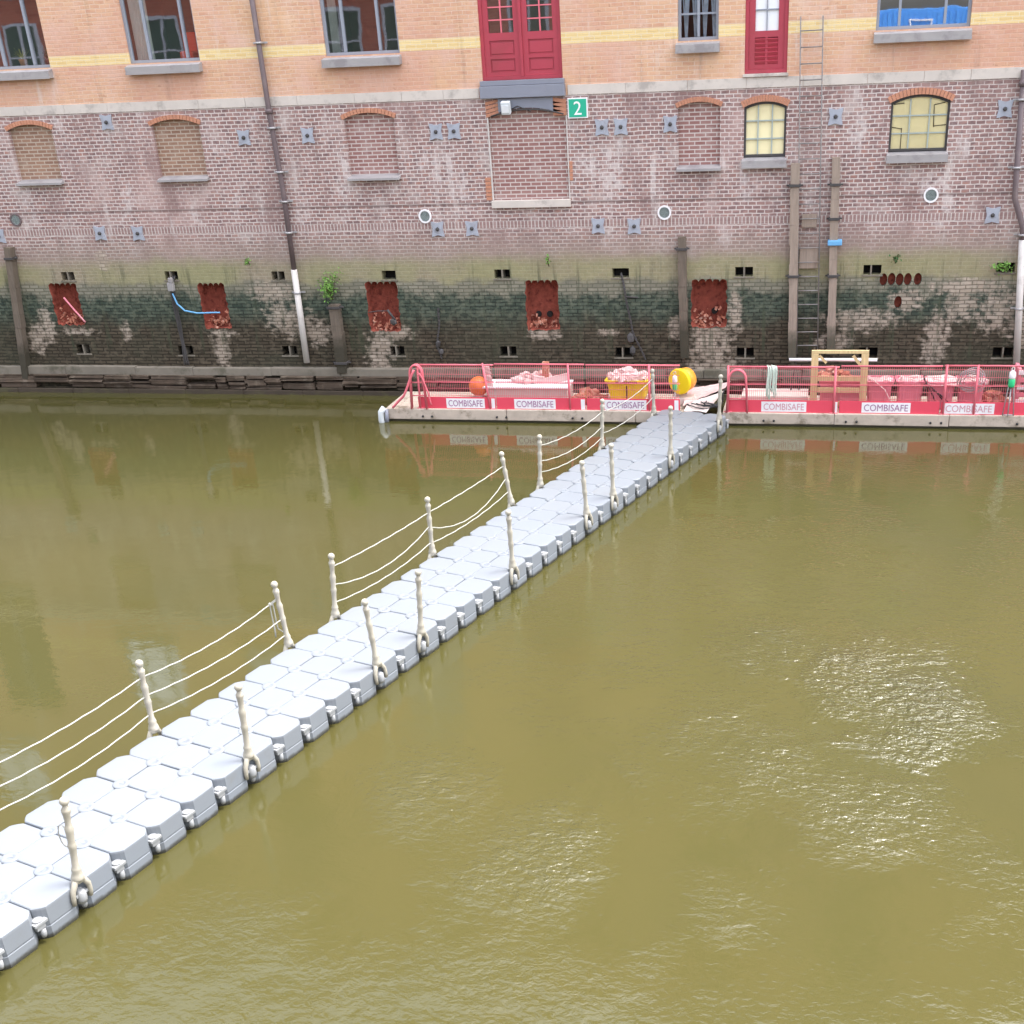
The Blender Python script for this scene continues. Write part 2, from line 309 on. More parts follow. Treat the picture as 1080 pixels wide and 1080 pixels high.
# ------------------------------------------------------------------ mesh helpers
class MB:
    def __init__(s): s.b = bmesh.new()
    def box(s, c, d, rot=None, jit=0.0, bev=0.0):
        hx, hy, hz = d[0]/2, d[1]/2, d[2]/2; vs = []
        for sx in (-1, 1):
            for sy in (-1, 1):
                for sz in (-1, 1):
                    p = Vector((sx*hx, sy*hy, sz*hz))
                    if jit: p += Vector((random.uniform(-jit, jit), random.uniform(-jit, jit), random.uniform(-jit, jit)))
                    if rot is not None: p = rot @ p
                    vs.append(s.b.verts.new(p + Vector(c)))
        fs = [s.b.faces.new([vs[i] for i in q]) for q in ((0, 1, 3, 2), (4, 6, 7, 5), (0, 4, 5, 1), (2, 3, 7, 6), (0, 2, 6, 4), (1, 5, 7, 3))]
        if bev:
            es = list({e for f in fs for e in f.edges}); bmesh.ops.bevel(s.b, geom=es, offset=bev, segments=2, affect='EDGES', profile=.6)
        return s
    def span(s, x0, x1, y0, y1, z0, z1, bev=0.0, jit=0.0):
        return s.box(((x0+x1)/2, (y0+y1)/2, (z0+z1)/2), (abs(x1-x0), abs(y1-y0), abs(z1-z0)), bev=bev, jit=jit)
    def quad(s, *ps):
        s.b.faces.new([s.b.verts.new(p) for p in ps]); return s
    def tube(s, pts, r, n=6, r1=None, cap=True):
        pts = [Vector(p) for p in pts]; rings = []; up = None
        for i, p in enumerate(pts):
            a = pts[max(i-1, 0)]; b = pts[min(i+1, len(pts)-1)]; d = (b-a)
            if d.length < 1e-9: d = Vector((0, 0, 1))
            d.normalize()
            if up is None: up = d.orthogonal().normalized()
            up = (up - d*up.dot(d));
            if up.length < 1e-6: up = d.orthogonal()
            up.normalize(); q = d.cross(up)
            rr = r if r1 is None else r + (r1-r)*i/(len(pts)-1)
            rings.append([s.b.verts.new(p + (up*math.cos(k*2*math.pi/n) + q*math.sin(k*2*math.pi/n))*rr) for k in range(n)])
        for A, B in zip(rings, rings[1:]):
            for k in range(n):
                f = s.b.faces.new((A[k], A[(k+1) % n], B[(k+1) % n], B[k])); f.smooth = True
        if cap: s.b.faces.new(rings[0][::-1]); s.b.faces.new(rings[-1])
        return s
    def lathe(s, prof, n=16, o=(0, 0, 0), rot=None, smooth=True):
        rings = []
        for r, z in prof:
            ring = []
            for k in range(n):
                p = Vector((r*math.cos(2*math.pi*k/n), r*math.sin(2*math.pi*k/n), z))
                if rot is not None: p = rot @ p
                ring.append(s.b.verts.new(p + Vector(o)))
            rings.append(ring)
        for A, B in zip(rings, rings[1:]):
            for k in range(n):
                f = s.b.faces.new((A[k], A[(k+1) % n], B[(k+1) % n], B[k])); f.smooth = smooth
        s.b.faces.new(rings[0][::-1]); s.b.faces.new(rings[-1]); return s
    def ball(s, c, r, sub=2, squash=(1, 1, 1), noise_amp=0.0, seed=0):
        g = bmesh.ops.create_icosphere(s.b, subdivisions=sub, radius=1)
        for v in g['verts']:
            k = 1.0
            if noise_amp: k += noise_amp*mn.noise(v.co*1.7 + Vector((seed*3.1, seed*1.7, 0)))
            v.co = Vector((v.co.x*r*squash[0]*k, v.co.y*r*squash[1]*k, v.co.z*r*squash[2]*k)) + Vector(c)
        if not noise_amp:
            for v in g['verts']:
                for f in v.link_faces: f.smooth = True
        return s
    def prism(s, poly, y0, y1):
        """a closed outline in (x, z) given thickness from y0 to y1"""
        a = [s.b.verts.new((x, y0, z)) for x, z in poly]; b = [s.b.verts.new((x, y1, z)) for x, z in poly]
        n = len(poly); s.b.faces.new(a); s.b.faces.new(b[::-1])
        for i in range(n): s.b.faces.new((a[i], b[i], b[(i+1) % n], a[(i+1) % n]))
        return s
    def frame(s, x0, x1, z0, z1, y0, y1, t):
        s.span(x0, x0+t, y0, y1, z0, z1); s.span(x1-t, x1, y0, y1, z0, z1)
        s.span(x0+t, x1-t, y0, y1, z0, z0+t); s.span(x0+t, x1-t, y0, y1, z1-t, z1); return s
    def build(s, name, mat, parent=None, shift=True):
        me = bpy.data.meshes.new(name)
        if parent is not None and shift:
            off = Vector((0, 0, 0)); q = parent
            while q is not None: off += q.location; q = q.parent
            for v in s.b.verts: v.co -= off
        bmesh.ops.recalc_face_normals(s.b, faces=s.b.faces)
        s.b.to_mesh(me); s.b.free(); me.materials.append(mat)
        o = bpy.data.objects.new(name, me); col.objects.link(o)
        if parent is not None: o.parent = parent
        return o
def tag(o, label=None, cat=None, group=None, kind=None):
    if label: o['label'] = label
    if cat: o['category'] = cat
    if group: o['group'] = group
    if kind: o['kind'] = kind
    return o
def empty(name, loc=(0, 0, 0), rz=0.0, **k):
    o = bpy.data.objects.new(name, None); col.objects.link(o); o.location = loc; o.rotation_euler = (0, 0, rz); o.empty_display_size = .2
    return tag(o, **k)
kids = {}
def copy_tree(o, parent=None):
    c = o.copy(); col.objects.link(c)
    if parent is not None: c.parent = parent
    for ch in [x for x in bpy.data.objects if x.parent == o]: copy_tree(ch, c)
    return c
def lettering(text, name, mat, loc, height, width, parent=None, thick=.003):
    """text standing on the plane facing -Y, its lower left corner at loc, scaled to the given size"""
    cu = bpy.data.curves.new(name, 'FONT'); cu.body = text; cu.extrude = .5; cu.resolution_u = 3
    o = bpy.data.objects.new(name + '_curve', cu); col.objects.link(o)
    bpy.context.view_layer.update()
    me = bpy.data.meshes.new_from_object(o.evaluated_get(bpy.context.evaluated_depsgraph_get()))
    bpy.data.objects.remove(o); bpy.data.curves.remove(cu)
    xs = [v.co.x for v in me.vertices]; ys = [v.co.y for v in me.vertices]
    x0, x1, y0, y1 = min(xs), max(xs), min(ys), max(ys)
    off = Vector((0, 0, 0)); q = parent
    while q is not None: off += q.location; q = q.parent
    for v in me.vertices:
        v.co = Vector((loc[0] + (v.co.x-x0)/(x1-x0)*width, loc[1] - v.co.z*2*thick*.5, loc[2] + (v.co.y-y0)/(y1-y0)*height)) - off
    me.materials.clear(); me.materials.append(mat); me.name = name
    t = bpy.data.objects.new(name, me); col.objects.link(t)
    if parent is not None: t.parent = parent
    return t

# ------------------------------------------------------------------ setting: water, quay
g = MB(); g.quad((-400, -400, 0), (400, -400, 0), (400, 400, 0), (-400, 400, 0))
tag(g.build('water', M['water']), kind='structure')
g = MB(); g.span(-400, 400, -120, -28.9, -2, 5.9)
tag(g.build('quay', M['quay']), kind='structure')

# ------------------------------------------------------------------ warehouse
WH = empty('brick_warehouse', (0, 0, 0), label='old brick warehouse rising from the water, orange brick over stained purple brick', cat='building')
def arc(x0, x1, spring, apex, n=12):
    """points from (x1, spring) over the apex to (x0, spring)"""
    c = (x0+x1)/2; hw = (x1-x0)/2; s = apex-spring; rr = (hw*hw+s*s)/(2*s); cz = apex-rr; a = math.asin(hw/rr)
    return [(c+rr*math.sin(a-2*a*i/n), cz+rr*math.cos(a-2*a*i/n)) for i in range(n+1)]
OPEN = []   # (x0, x1, z0, z1, outline or None, depth)
def opening(x0, x1, z0, z1, poly=None, depth=.16): OPEN.append((x0, x1, z0, z1, poly, depth))
ARCHED = [(-19.56, -18.40, 5.06, 6.28, 6.40, 'tan'), (-15.79, -14.57, 5.06, 6.28, 6.40, 'tan'), (-11.0, -9.8, 4.98, 6.27, 6.39, 'purple'),
          (-3.35, -2.44, 5.0, 6.27, 6.37, 'purple'), (-1.93, -1.03, 5.03, 6.23, 6.33, 'glazed'), (1.13, 2.33, 5.06, 6.22, 6.36, 'glazed'), (-7.62, -5.82, 4.30, 6.20, 6.36, 'gate')]
for x0, x1, z0, zs, za, k in ARCHED:
    opening(x0, x1, z0, za, [(x0, z0), (x1, z0)] + arc(x0, x1, zs, za), .14)
UPPER = [(-19.84, -18.06, 7.60), (-16.05, -14.27, 7.60), (-11.26, -9.50, 7.57), (.72, 2.58, 7.58)]
WTOP = 9.75
for x0, x1, z0 in UPPER: opening(x0, x1, z0, WTOP, None, .22)
opening(-3.35, -2.49, 7.55, WTOP, None, .2)
opening(-7.67, -5.86, 6.94, WTOP+.2, None, .2)
opening(-1.94, -1.05, 6.87, WTOP+.2, None, .2)
FAR = []
for k in (1, 2):
    for x0, x1 in [(-29.2, -27.4), (-25.5, -23.7), (-19.84, -18.06), (-16.05, -14.27), (-11.26, -9.5), (-7.6, -5.9), (-3.4, -1.4), (.72, 2.58), (6.4, 8.2), (10.2, 12)]:
        FAR.append((x0, x1, 7.6+3.9*k, 9.75+3.9*k))
for x0, x1 in [(-29.2, -27.4), (6.4, 8.2), (10.2, 12)]: FAR.append((x0, x1, 7.6, 9.75))
FAR.append((-24.2, -22.3, 6.1, 9.9))
for q in FAR: opening(*q, None, .2)
VUP = [(-19.03, -18.67, 2.77), (-16.18, -15.83, 2.76), (-13.34, -13.0, 2.73), (-10.51, -10.16, 2.72), (-7.72, -7.34, 2.72), (-4.9, -4.51, 2.72), (-2.07, -1.67, 2.72), (.77, 1.16, 2.735), (3.6, 3.99, 2.75)]
VLO = [(-19.07, -18.7, .93), (-16.2, -15.8, .90), (-13.36, -12.97, .90), (-10.52, -10.15, .90), (-7.71, -7.31, .90), (-4.88, -4.48, .88), (-2.01, -1.61, .88), (.78, 1.2, .89), (3.72, 4.16, .90)]
for x0, x1, z0 in VUP: opening(x0, x1, z0, z0+.21, None, .3)
for x0, x1, z0 in VLO: opening(x0, x1, z0, z0+.23, None, .3)
NICHE = [(-19.48, -18.64, 1.62, 2.73), (-15.38, -14.60, 1.52, 2.70), (-11.0, -10.13, 1.46, 2.70), (-7.03, -6.17, 1.48, 2.70), (-3.1, -2.22, 1.54, 2.69)]
def niche_outline(x0, x1, z0, z1, seed):
    rnd = random.Random(seed); P = []
    def jag(a, b, n, amp, horiz):
        for i in range(n):
            u = i/n; x = a[0]+(b[0]-a[0])*u; z = a[1]+(b[1]-a[1])*u; j = rnd.random()*amp
            P.append((x, z, j, horiz))
    n = 9
    for i in range(14): P.append((x0+.05+(x1-x0-.1)*i/14, z0+.02+rnd.random()*.05))
    for i in range(14): P.append((x1-.015-rnd.random()*.045, z0+.06+(z1-z0-.14)*i/14))
    m = 5
    for s in range(m):          # scalloped top left by core drilling
        xa = x1-.04-(x1-x0-.08)*s/m; xb = x1-.04-(x1-x0-.08)*(s+1)/m; hw = (xa-xb)/2
        for i in range(6):
            a = math.pi*i/6; P.append(((xa+xb)/2+hw*math.cos(a), z1-.085+.07*math.sin(a)*(0.8+.3*rnd.random())))
    for i in range(14): P.append((x0+.015+rnd.random()*.045, z1-.08-(z1-z0-.14)*i/14))
    return P
NP = []
for i, q in enumerate(NICHE):
    p = niche_outline(*q, 40+i); NP.append(p); opening(*q, p, .0)
ROUND = [(-19.92, 4.25), (-9.28, 4.15), (-3.67, 4.13), (2.09, 4.38)]
def circ(cx, cz, r, n=20): return [(cx+r*math.cos(2*math.pi*i/n), cz+r*math.sin(2*math.pi*i/n)) for i in range(n)]
for cx, cz in ROUND: opening(cx-.13, cx+.13, cz-.13, cz+.13, circ(cx, cz, .125), .1)
CORES = [(1.22, 2.62), (1.395, 2.63), (1.57, 2.62), (1.745, 2.625), (1.96, 2.625), (1.57, 2.13)]
for cx, cz in CORES: opening(cx-.0865, cx+.0865, cz-.15, cz+.15, [(cx+.085*math.cos(2*math.pi*i/16), cz+.14*math.sin(2*math.pi*i/16)) for i in range(16)], .2)
XL, XR, ZB, ZT = -40.0, 16.0, -1.5, 20.5
def build_wall():
    b = bmesh.new(); cache = {}
    def V(x, y, z):
        k = (round(x, 4), round(y, 4), round(z, 4))
        if k not in cache: cache[k] = b.verts.new((x, y, z))
        return cache[k]
    xs = sorted({XL, XR, *[round(q[0], 4) for q in OPEN], *[round(q[1], 4) for q in OPEN]})
    zs = sorted({ZB, ZT, *[round(q[2], 4) for q in OPEN], *[round(q[3], 4) for q in OPEN]})
    for i in range(len(xs)-1):
        cx = (xs[i]+xs[i+1])/2
        for j in range(len(zs)-1):
            cz = (zs[j]+zs[j+1])/2
            if any(q[0] < cx < q[1] and q[2] < cz < q[3] for q in OPEN): continue
            b.faces.new((V(xs[i], 0, zs[j]), V(xs[i+1], 0, zs[j]), V(xs[i+1], 0, zs[j+1]), V(xs[i], 0, zs[j+1])))
    for x0, x1, z0, z1, poly, d in OPEN:
        rect = [(x0, z0), (x1, z0), (x1, z1), (x0, z1)]
        loop = poly or rect
        if poly:
            al = [Vector((x, z, 0)) for x, z in rect]; bl = [Vector((x, z, 0)) for x, z in poly]
            both = rect + poly
            for tri in tessellate_polygon([al, bl]):
                vs = [V(both[k][0], 0, both[k][1]) for k in tri]
                if len(set(vs)) == 3:
                    try: b.faces.new(vs)
                    except ValueError: pass
        if d:
            n = len(loop)
            for k in range(n):
                p, q = loop[k], loop[(k+1) % n]
                try: b.faces.new((V(p[0], 0, p[1]), V(q[0], 0, q[1]), V(q[0], d, q[1]), V(p[0], d, p[1])))
                except ValueError: pass
    me = bpy.data.meshes.new('wall'); bmesh.ops.recalc_face_normals(b, faces=b.faces); b.to_mesh(me); b.free(); me.materials.append(M['wall'])
    o = bpy.data.objects.new('wall', me); col.objects.link(o); o.parent = WH
build_wall()
g = MB(); g.span(XL, XR, 12.0, 12.3, ZB, ZT); g.span(XL-.3, XL, .3, 12.3, ZB, ZT); g.span(XR, XR+.3, .3, 12.3, ZB, ZT); g.build('rear_wall', M['far_brick'], WH)
g = MB(); g.prism([(-1, 0), (1, 0)] and [(XL-.4, ZT+.02), (XR+.4, ZT+.02), (XR+.4, ZT+.35), (XL-.4, ZT+.35)], -.35, 12.6); g.build('roof', M['roof'], WH)
g = MB()       # weathered stone band in separate blocks, broken off in places
x = XL
while x < XR:
    L = random.uniform(.9, 1.4); e = min(x+L, XR)
    for a, b in [(-7.76, -5.76)]:
        if x < a < e: e = a
        elif a <= x < b: g.build('stone_band', M['stone'], WH); g = MB(); x = b; e = min(x+L, XR)
    g.span(x, e-.006, -.016-random.random()*.008, .01, 6.60, 6.80, bev=.004)
    x = e
g.build('stone_band', M['stone'], WH)
g = MB(); random.seed(3); x = XL
while x < XR:
    L = random.uniform(.8, 2.2); g.span(x, x+L-.01, -.14-random.random()*.03, .01, .40+random.random()*.02, .60+random.random()*.03, bev=.015, jit=.006); x += L
g.build('concrete_ledge', M['grime_stone'], WH)
g = MB(); x = XL
while x < 8:
    L = random.uniform(.3, 1.1); z = .09
    while z < .41:
        h = random.uniform(.03, .075); z2 = min(z+h, .42)
        if random.random() < .9: g.span(x+random.uniform(-.05, .05), x+L-random.uniform(.005, .05), -.15-random.random()*.12, .02, z, z2-.005, jit=.014)
        z = z2
    x += L
g.build('rubble_course', M['darkstone'], WH)
g = MB(); x = XL
while x < 8:
    g.span(x, x+1.58, -.40, -.34, -.5, .10+random.random()*.012, bev=.006); g.span(x+1.585, x+1.60, -.415, -.33, -.5, .085); x += 1.6
g.build('timber_waler', M['waler'], WH)

def wedge_arch(x0, x1, spring, apex, thick, parent, n):
    c = (x0+x1)/2; hw = (x1-x0)/2; s = apex-spring; rr = (hw*hw+s*s)/(2*s); cz = apex-rr; a = math.asin(hw/rr); a2 = a*1.05
    g = MB()
    for i in range(n):
        t0 = -a2+2*a2*(i+.06)/n; t1 = -a2+2*a2*(i+.94)/n; ro = rr+.004; r2 = rr+thick
        g.prism([(c+r*math.sin(t), cz+r*math.cos(t)) for r, t in ((ro, t0), (ro, t1), (r2, t1), (r2, t0))], -.03-random.random()*.008, .06)
    return g.build('brick_arch', M['arch'], parent)
def sill(x0, x1, z0, z1, parent, mat='sill', proj=.13):
    g = MB(); y = -proj
    a = [(x0-.03, y, z1-.07), (x1+.03, y, z1-.07), (x1+.03, .13, z1), (x0-.03, .13, z1)]
    vs = [g.b.verts.new(p) for p in a] + [g.b.verts.new((p[0], p[1], z0)) for p in a]
    for f in ((0, 1, 2, 3), (0, 4, 5, 1), (1, 5, 6, 2), (3, 7, 4, 0), (7, 6, 5, 4), (2, 6, 7, 3)): g.b.faces.new([vs[i] for i in f])
    g.span(x0-.035, x1+.035, y-.008, y+.012, z0-.012, z0+.03)
    return g.build('sill', M[mat], parent)
for x0, x1, z0, zs, za, k in ARCHED:
    pl = [(x0, z0), (x1, z0)] + arc(x0, x1, zs, za)
    if k in ('tan', 'purple'):
        g = MB(); g.prism(pl, .10, .14); p = g.build('bricked_up_window', M['infill_'+k], WH)
        wedge_arch(x0, x1, zs, za, .10, p, 16); sill(x0, x1, z0, z0+.11, p)
    elif k == 'gate':
        g = MB(); g.prism(pl, .06, .10); p = g.build('bricked_up_gate', M['infill_purple'], WH)
        g = MB(); aa = arc(x0+.28, x1-.28, zs+.10, za+.02); g.prism([(x0+.28, 6.575)] + aa[::-1] + [(x1-.28, 6.575)], -.05, .05); g.build('steel_lintel', M['lead'], p)
        for sx in (0, 1):
            g = MB()
            for i in range(4):
                xa = x0-.02 if sx == 0 else x1-.29
                g.prism([(xa, 6.20+i*.082+.1*sx*0), (xa+.30, 6.27+i*.082 if sx == 0 else 6.20+i*.082), (xa+.30, 6.34+i*.075 if sx == 0 else 6.27+i*.082), (xa, 6.27+i*.082 if sx == 0 else 6.34+i*.075)][::1], -.02, .03)
            g.build('brick_arch', M['arch'], p)
        g = MB(); g.tube([(q[0], -.06, q[1]-.015) for q in arc(x0+.1, x1-.05, zs+.04, za+.0)], .018, 5); g.build('iron_bar', M['iron'], p)
        g = MB(); g.span(x0-.02, x1+.02, -.09, .05, z0, z0+.16, bev=.01); g.build('sill', M['stone'], p)
        g = MB(); g.span(x0-.005, x0+.022, -.02, .03, z0+.17, zs); g.build('edge_strip', M['pipepale'], p); g = MB(); g.span(x1-.01, x1+.012, -.02, .03, z0+.17, zs); g.build('edge_strip', M['pipepale'], p)
        g = MB()
        for i in range(6): g.span(x0-.15, x0-.01, -.012, .01, z0+.17+i*.083, z0+.17+i*.083+.07)
        g.build('repair_bricks', M['arch'], p); g = MB()
        for i in range(5): g.span(x1+.02, x1+.09, -.012, .01, z0+.55+i*.083, z0+.55+i*.083+.07)
        g.build('repair_bricks', M['arch'], p)
    else:
        g = MB(); zt = z0+.21
        ring = [(x0, zt)] + [(x1, zt)] + arc(x0, x1, zs, za)
        cxm, czm = (x0+x1)/2, (zt+za)/2
        inn = [(x0+.045, zt+.045), (x1-.045, zt+.045)] + arc(x0+.045, x1-.045, zs-.04, za-.05)
        n = len(ring)
        for i in range(n):
            j = (i+1) % n; g.prism([ring[i], ring[j], inn[j], inn[i]], .05, .11)
        p = g.build('arched_window', M['iron'], WH)
        g = MB()
        for i in (1, 2):
            xx = x0+(x1-x0)*i/3; zz = zt+(zs+.08-zt)*i/3
            g.span(xx-.012, xx+.012, .056, .086, zt+.03, zs+.06); g.span(x0+.03, x1-.03, .060, .090, zz-.012, zz+.012)
        g.build('glazing_bars', M['palebar'], p)
        g = MB(); g.b.faces.new([g.b.verts.new((q[0], .097, q[1])) for q in inn]); g.build('pane', M['glass_clear'], p)
        g = MB(); g.prism([(q[0], q[1]) for q in ring], .104, .112); g.build('blind', M['blind'], p)
        wedge_arch(x0, x1, zs, za, .13, p, 18); sill(x0, x1, z0, zt, p)
        if x0 > 0:
            g = MB()      # crooked dark lines of the blind's cords
            for pts in ([(x1-.32, 6.15), (x1-.30, 5.72)], [(x1-.30, 5.74), (x1-.05, 5.76)], [(x0+.05, 5.74), (x0+.26, 5.70)], [(x0+.25, 5.72), (x0+.25, 5.30)], [(x0+.06, 6.18), (x0+.27, 6.20)], [(x1-.32, 6.15), (x1-.1, 6.19)]):
                g.tube([(a, .100, b) for a, b in pts], .010, 5)
            g.build('blind_cord', M['stem'], p)
def glazed(x0, x1, z0, z1, mull, detail=True, trans=(), mat='frame', glass='glass'):
    g = MB(); g.frame(x0+.003, x1-.003, z0+.003, z1-.003, .10, .19, .06)
    for m in mull: g.span(m-.026, m+.026, .095, .185, z0+.07, z1-.07)
    for tz in trans: g.span(x0+.06, x1-.06, .11, .17, tz-.018, tz+.018)
    p = g.build('window', M[mat], WH)
    g = MB(); g.quad((x0+.05, .148, z0+.05), (x1-.05, .148, z0+.05), (x1-.05, .148, z1-.05), (x0+.05, .148, z1-.05)); g.build('pane', M[glass], p)
    if detail:
        sill(x0, x1, z0-.22, z0, p, 'sill', .17)
        g = MB(); d = 2.6
        A = [(x0-.3, .24, z0-.5), (x1+.3, .24, z0-.5), (x1+.3, .24, z1+.2), (x0-.3, .24, z1+.2)]; B = [(q[0], d, q[2]) for q in A]
        for i in range(4): g.quad(A[i], A[(i+1) % 4], B[(i+1) % 4], B[i])
        g.quad(*B); g.build('interior', M['room'], p)
    else:
        g = MB(); g.quad((x0, .19, z0), (x1, .19, z0), (x1, .19, z1), (x0, .19, z1)); g.build('interior', M['room'], p)
        g = MB(); g.span(x0-.05, x1+.05, -.1, .1, z0-.2, z0); g.build('sill', M['sill'], p)
    return p
def curtain(p, xa, xb, z0, z1, y=.36):
    g = MB(); n = 16
    for i in range(n):
        a = xa+(xb-xa)*i/n; b = xa+(xb-xa)*(i+1)/n; ya = y+.03*math.sin(i*2.2); yb = y+.03*math.sin((i+1)*2.2)
        g.quad((a, ya, z0), (b, yb, z0), (b, yb, z1), (a, ya, z1))
    g.build('curtain', M['curtain'], p)
pA = glazed(*UPPER[0][:2], 7.60, WTOP, [-19.30, -18.52])
p2 = glazed(*UPPER[1][:2], 7.60, WTOP, [-15.55, -14.62]); curtain(p2, -16.0, -15.55, 7.65, 9.7)
p3 = glazed(*UPPER[2][:2], 7.57, WTOP, [-10.80, -9.98]); curtain(p3, -11.2, -11.0, 7.62, 9.7)
p5 = glazed(*UPPER[3][:2], 7.58, WTOP, [1.18, 2.08], glass='glass_bright')
p4 = glazed(-3.35, -2.49, 7.55, WTOP, [-2.92], True, (8.05, 8.6, 9.15), glass='glass_clear')
g = MB()
for i in range(12):
    xx = -3.27+i*.066; g.box((xx, .27+.01*(i % 3), 8.6), (.028+.012*(i % 3), .012, 2.0), Matrix.Rotation(.06*((i*7) % 3-1), 3, 'Y'))
g.build('blind', M['slat'], p4)
for q in FAR: glazed(*q, [(q[0]+q[1])/2], False, glass='glass_clear')
# crimson double door
g = MB(); x0, x1, z0, z1 = -7.67, -5.86, 6.94, WTOP+.2; xm = (x0+x1)/2
g.frame(x0+.003, x1-.003, z0+.003, z1-.003, .06, .18, .07); g.span(xm-.03, xm+.03, .05, .13, z0+.07, z1-.07)
D = g.build('double_door', M['door'], WH)
for xa, xb in ((x0+.075, xm-.033), (xm+.033, x1-.075)):
    g = MB(); st = .12
    g.span(xa, xa+st, .09, .14, z0+.075, z1-.075); g.span(xb-st, xb, .09, .14, z0+.075, z1-.075)
    for za, zb in ((z0+.075, z0+.15), (z0+.42, z0+.48), (z0+.78, z0+.93), (z1-.2, z1-.075)): g.span(xa+st, xb-st, .09, .14, za, zb)
    for za, zb in ((z0+.15, z0+.42), (z0+.48, z0+.78)): g.span(xa+st, xb-st, .118, .135, za, zb); g.span(xa+st+.03, xb-st-.03, .104, .12, za+.04, zb-.04, bev=.008)
    lf = g.build('door_leaf', M['door'], D)
    g = MB(); ga, gb, gz0, gz1 = xa+st+.002, xb-st-.002, z0+.932, z1-.202
    g.span((ga+gb)/2-.014, (ga+gb)/2+.014, .10, .13, gz0, gz1)
    for i in range(1, 9): g.span(ga, gb, .102, .128, gz0+i*.245-.013, gz0+i*.245+.013)
    g.build('glazing_bars', M['pinkred'], D)
    g = MB(); g.quad((ga, .133, gz0), (gb, .133, gz0), (gb, .133, gz1), (ga, .133, gz1)); g.build('pane', M['glass'], D)
    g = MB(); g.span(ga, gb, .15, .16, gz0, gz1); g.build('backing', M['room'], D)
g = MB(); g.span(x0-.04, x1+.04, -.10, .1, z0-.10, z0, bev=.01); g.span(x0-.05, x1+.05, -.13, .05, z0-.35, z0-.105, bev=.012); g.build('threshold', M['lead'], D)
# crimson narrow door
x0, x1, z0, z1 = -1.94, -1.05, 6.87, WTOP+.2
g = MB(); g.frame(x0+.003, x1-.003, z0+.003, z1-.003, .05, .18, .07)
D2 = g.build('single_door', M['door'], WH)
g = MB(); xa, xb = x0+.075, x1-.075
g.span(xa, xa+.13, .09, .14, z0+.075, z1-.075); g.span(xb-.13, xb, .09, .14, z0+.075, z1-.075)
for za, zb in ((z0+.075, z0+.17), (z0+.68, z0+.80), (z1-.2, z1-.075)): g.span(xa+.13, xb-.13, .09, .14, za, zb)
g.span((xa+xb)/2-.025, (xa+xb)/2+.025, .085, .14, z0+.17, z0+.68)
for i in range(6): g.box(((xa+xb)/2, .115, z0+.21+i*.083), (xb-xa-.262, .05, .075), Matrix.Rotation(.5, 3, 'X'))
g.build('door_leaf', M['door'], D2)
g = MB(); g.span(xa+.132, xb-.132, .131, .137, z0+.802, z1-.202); g.build('pane', M['doorwhite'], D2)
g = MB(); g.span((xa+xb)/2-.012, (xa+xb)/2+.012, .10, .13, z0+.80, z1-.2); g.span(xa+.13, xb-.13, .102, .128, z0+1.18, z0+1.205); g.build('glazing_bars', M['frame'], D2)
g = MB(); g.span(x0-.03, x1+.03, -.06, .1, z0-.06, z0, bev=.008); g.build('threshold', M['stone'], D2)
# ventilation openings: two dark holes either side of a brick bar
for lst in (VUP, VLO):
    h = .21 if lst is VUP else .23
    for i, (x0, x1, z0) in enumerate(lst):
        g = MB(); xm = (x0+x1)/2 - (.03 if i % 2 else 0)
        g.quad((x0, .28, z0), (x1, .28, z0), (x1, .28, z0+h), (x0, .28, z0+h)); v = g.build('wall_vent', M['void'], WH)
        if not (lst is VUP and i in (3, 5)):
            g = MB(); g.span(xm-.017, xm+.017, .0, .25, z0+.001, z0+h-.001); g.build('vent_bar', M['grime_stone'], v)
        g = MB(); g.span(x0-.03, x1+.03, -.02, .03, z0-.035, z0-.001); g.build('sill', M['grime_stone'], v)
# broken niches
for i, (q, pl) in enumerate(zip(NICHE, NP)):
    b = bmesh.new(); n = len(pl); cx, cz = (q[0]+q[1])/2, (q[2]+q[3])/2
    sm_ = pl
    for _ in range(3): sm_ = [tuple(sum(sm_[(k+d) % n][a] for d in range(-3, 4))/7 for a in (0, 1)) for k in range(n)]
    def ringv(s, y, jit):
        u = min(1, y/.15)
        return [b.verts.new((cx+(p[0]*(1-u)+q_[0]*u-cx)*s+random.uniform(-jit, jit), y+random.uniform(-jit, jit)*1.2, cz+(p[1]*(1-u)+q_[1]*u-cz)*s+random.uniform(-jit, jit))) for p, q_ in zip(pl, sm_)]
    rings = [[b.verts.new((p[0], 0, p[1])) for p in pl]] + [ringv(s, y, j) for s, y, j in ((.995, .06, .006), (.985, .15, .010), (.96, .25, .012), (.88, .31, .010), (.68, .33, .005), (.5, .335, .004), (.3, .337, .003), (.12, .338, .002))]
    for A, B in zip(rings, rings[1:]):
        for k in range(n): b.faces.new((A[k], A[(k+1) % n], B[(k+1) % n], B[k]))
    b.faces.new(rings[-1]); g = MB(); g.b.free(); g.b = b; nb = g.build('broken_niche', M['rustbrick'], WH)
    g = MB(); rr = random.Random(i+9)
    for k in range(46):
        u = rr.random(); zz = q[2]+.06+abs(rr.gauss(0, .16))
        s = rr.uniform(.015, .06); g.box((q[0]+.08+(q[1]-q[0]-.16)*u, .04+rr.random()*.24, min(zz, q[2]+.45)), (s*1.6, s, s*.8), Matrix.Rotation(rr.random()*3, 3, 'Y'), jit=.012)
    tag(g.build('broken_bricks', M['rubblered'], nb), kind='stuff')
    if i in (3, 4):
        for hx in ((.30, .62) if i == 3 else (.62,)):
            g = MB(); g.lathe([(.075, 0), (.07, .05)], 12, (q[0]+(q[1]-q[0])*hx, .31, q[2]+.36), Matrix.Rotation(R(90), 3, 'X')); g.build('core_hole', M['void'], nb)
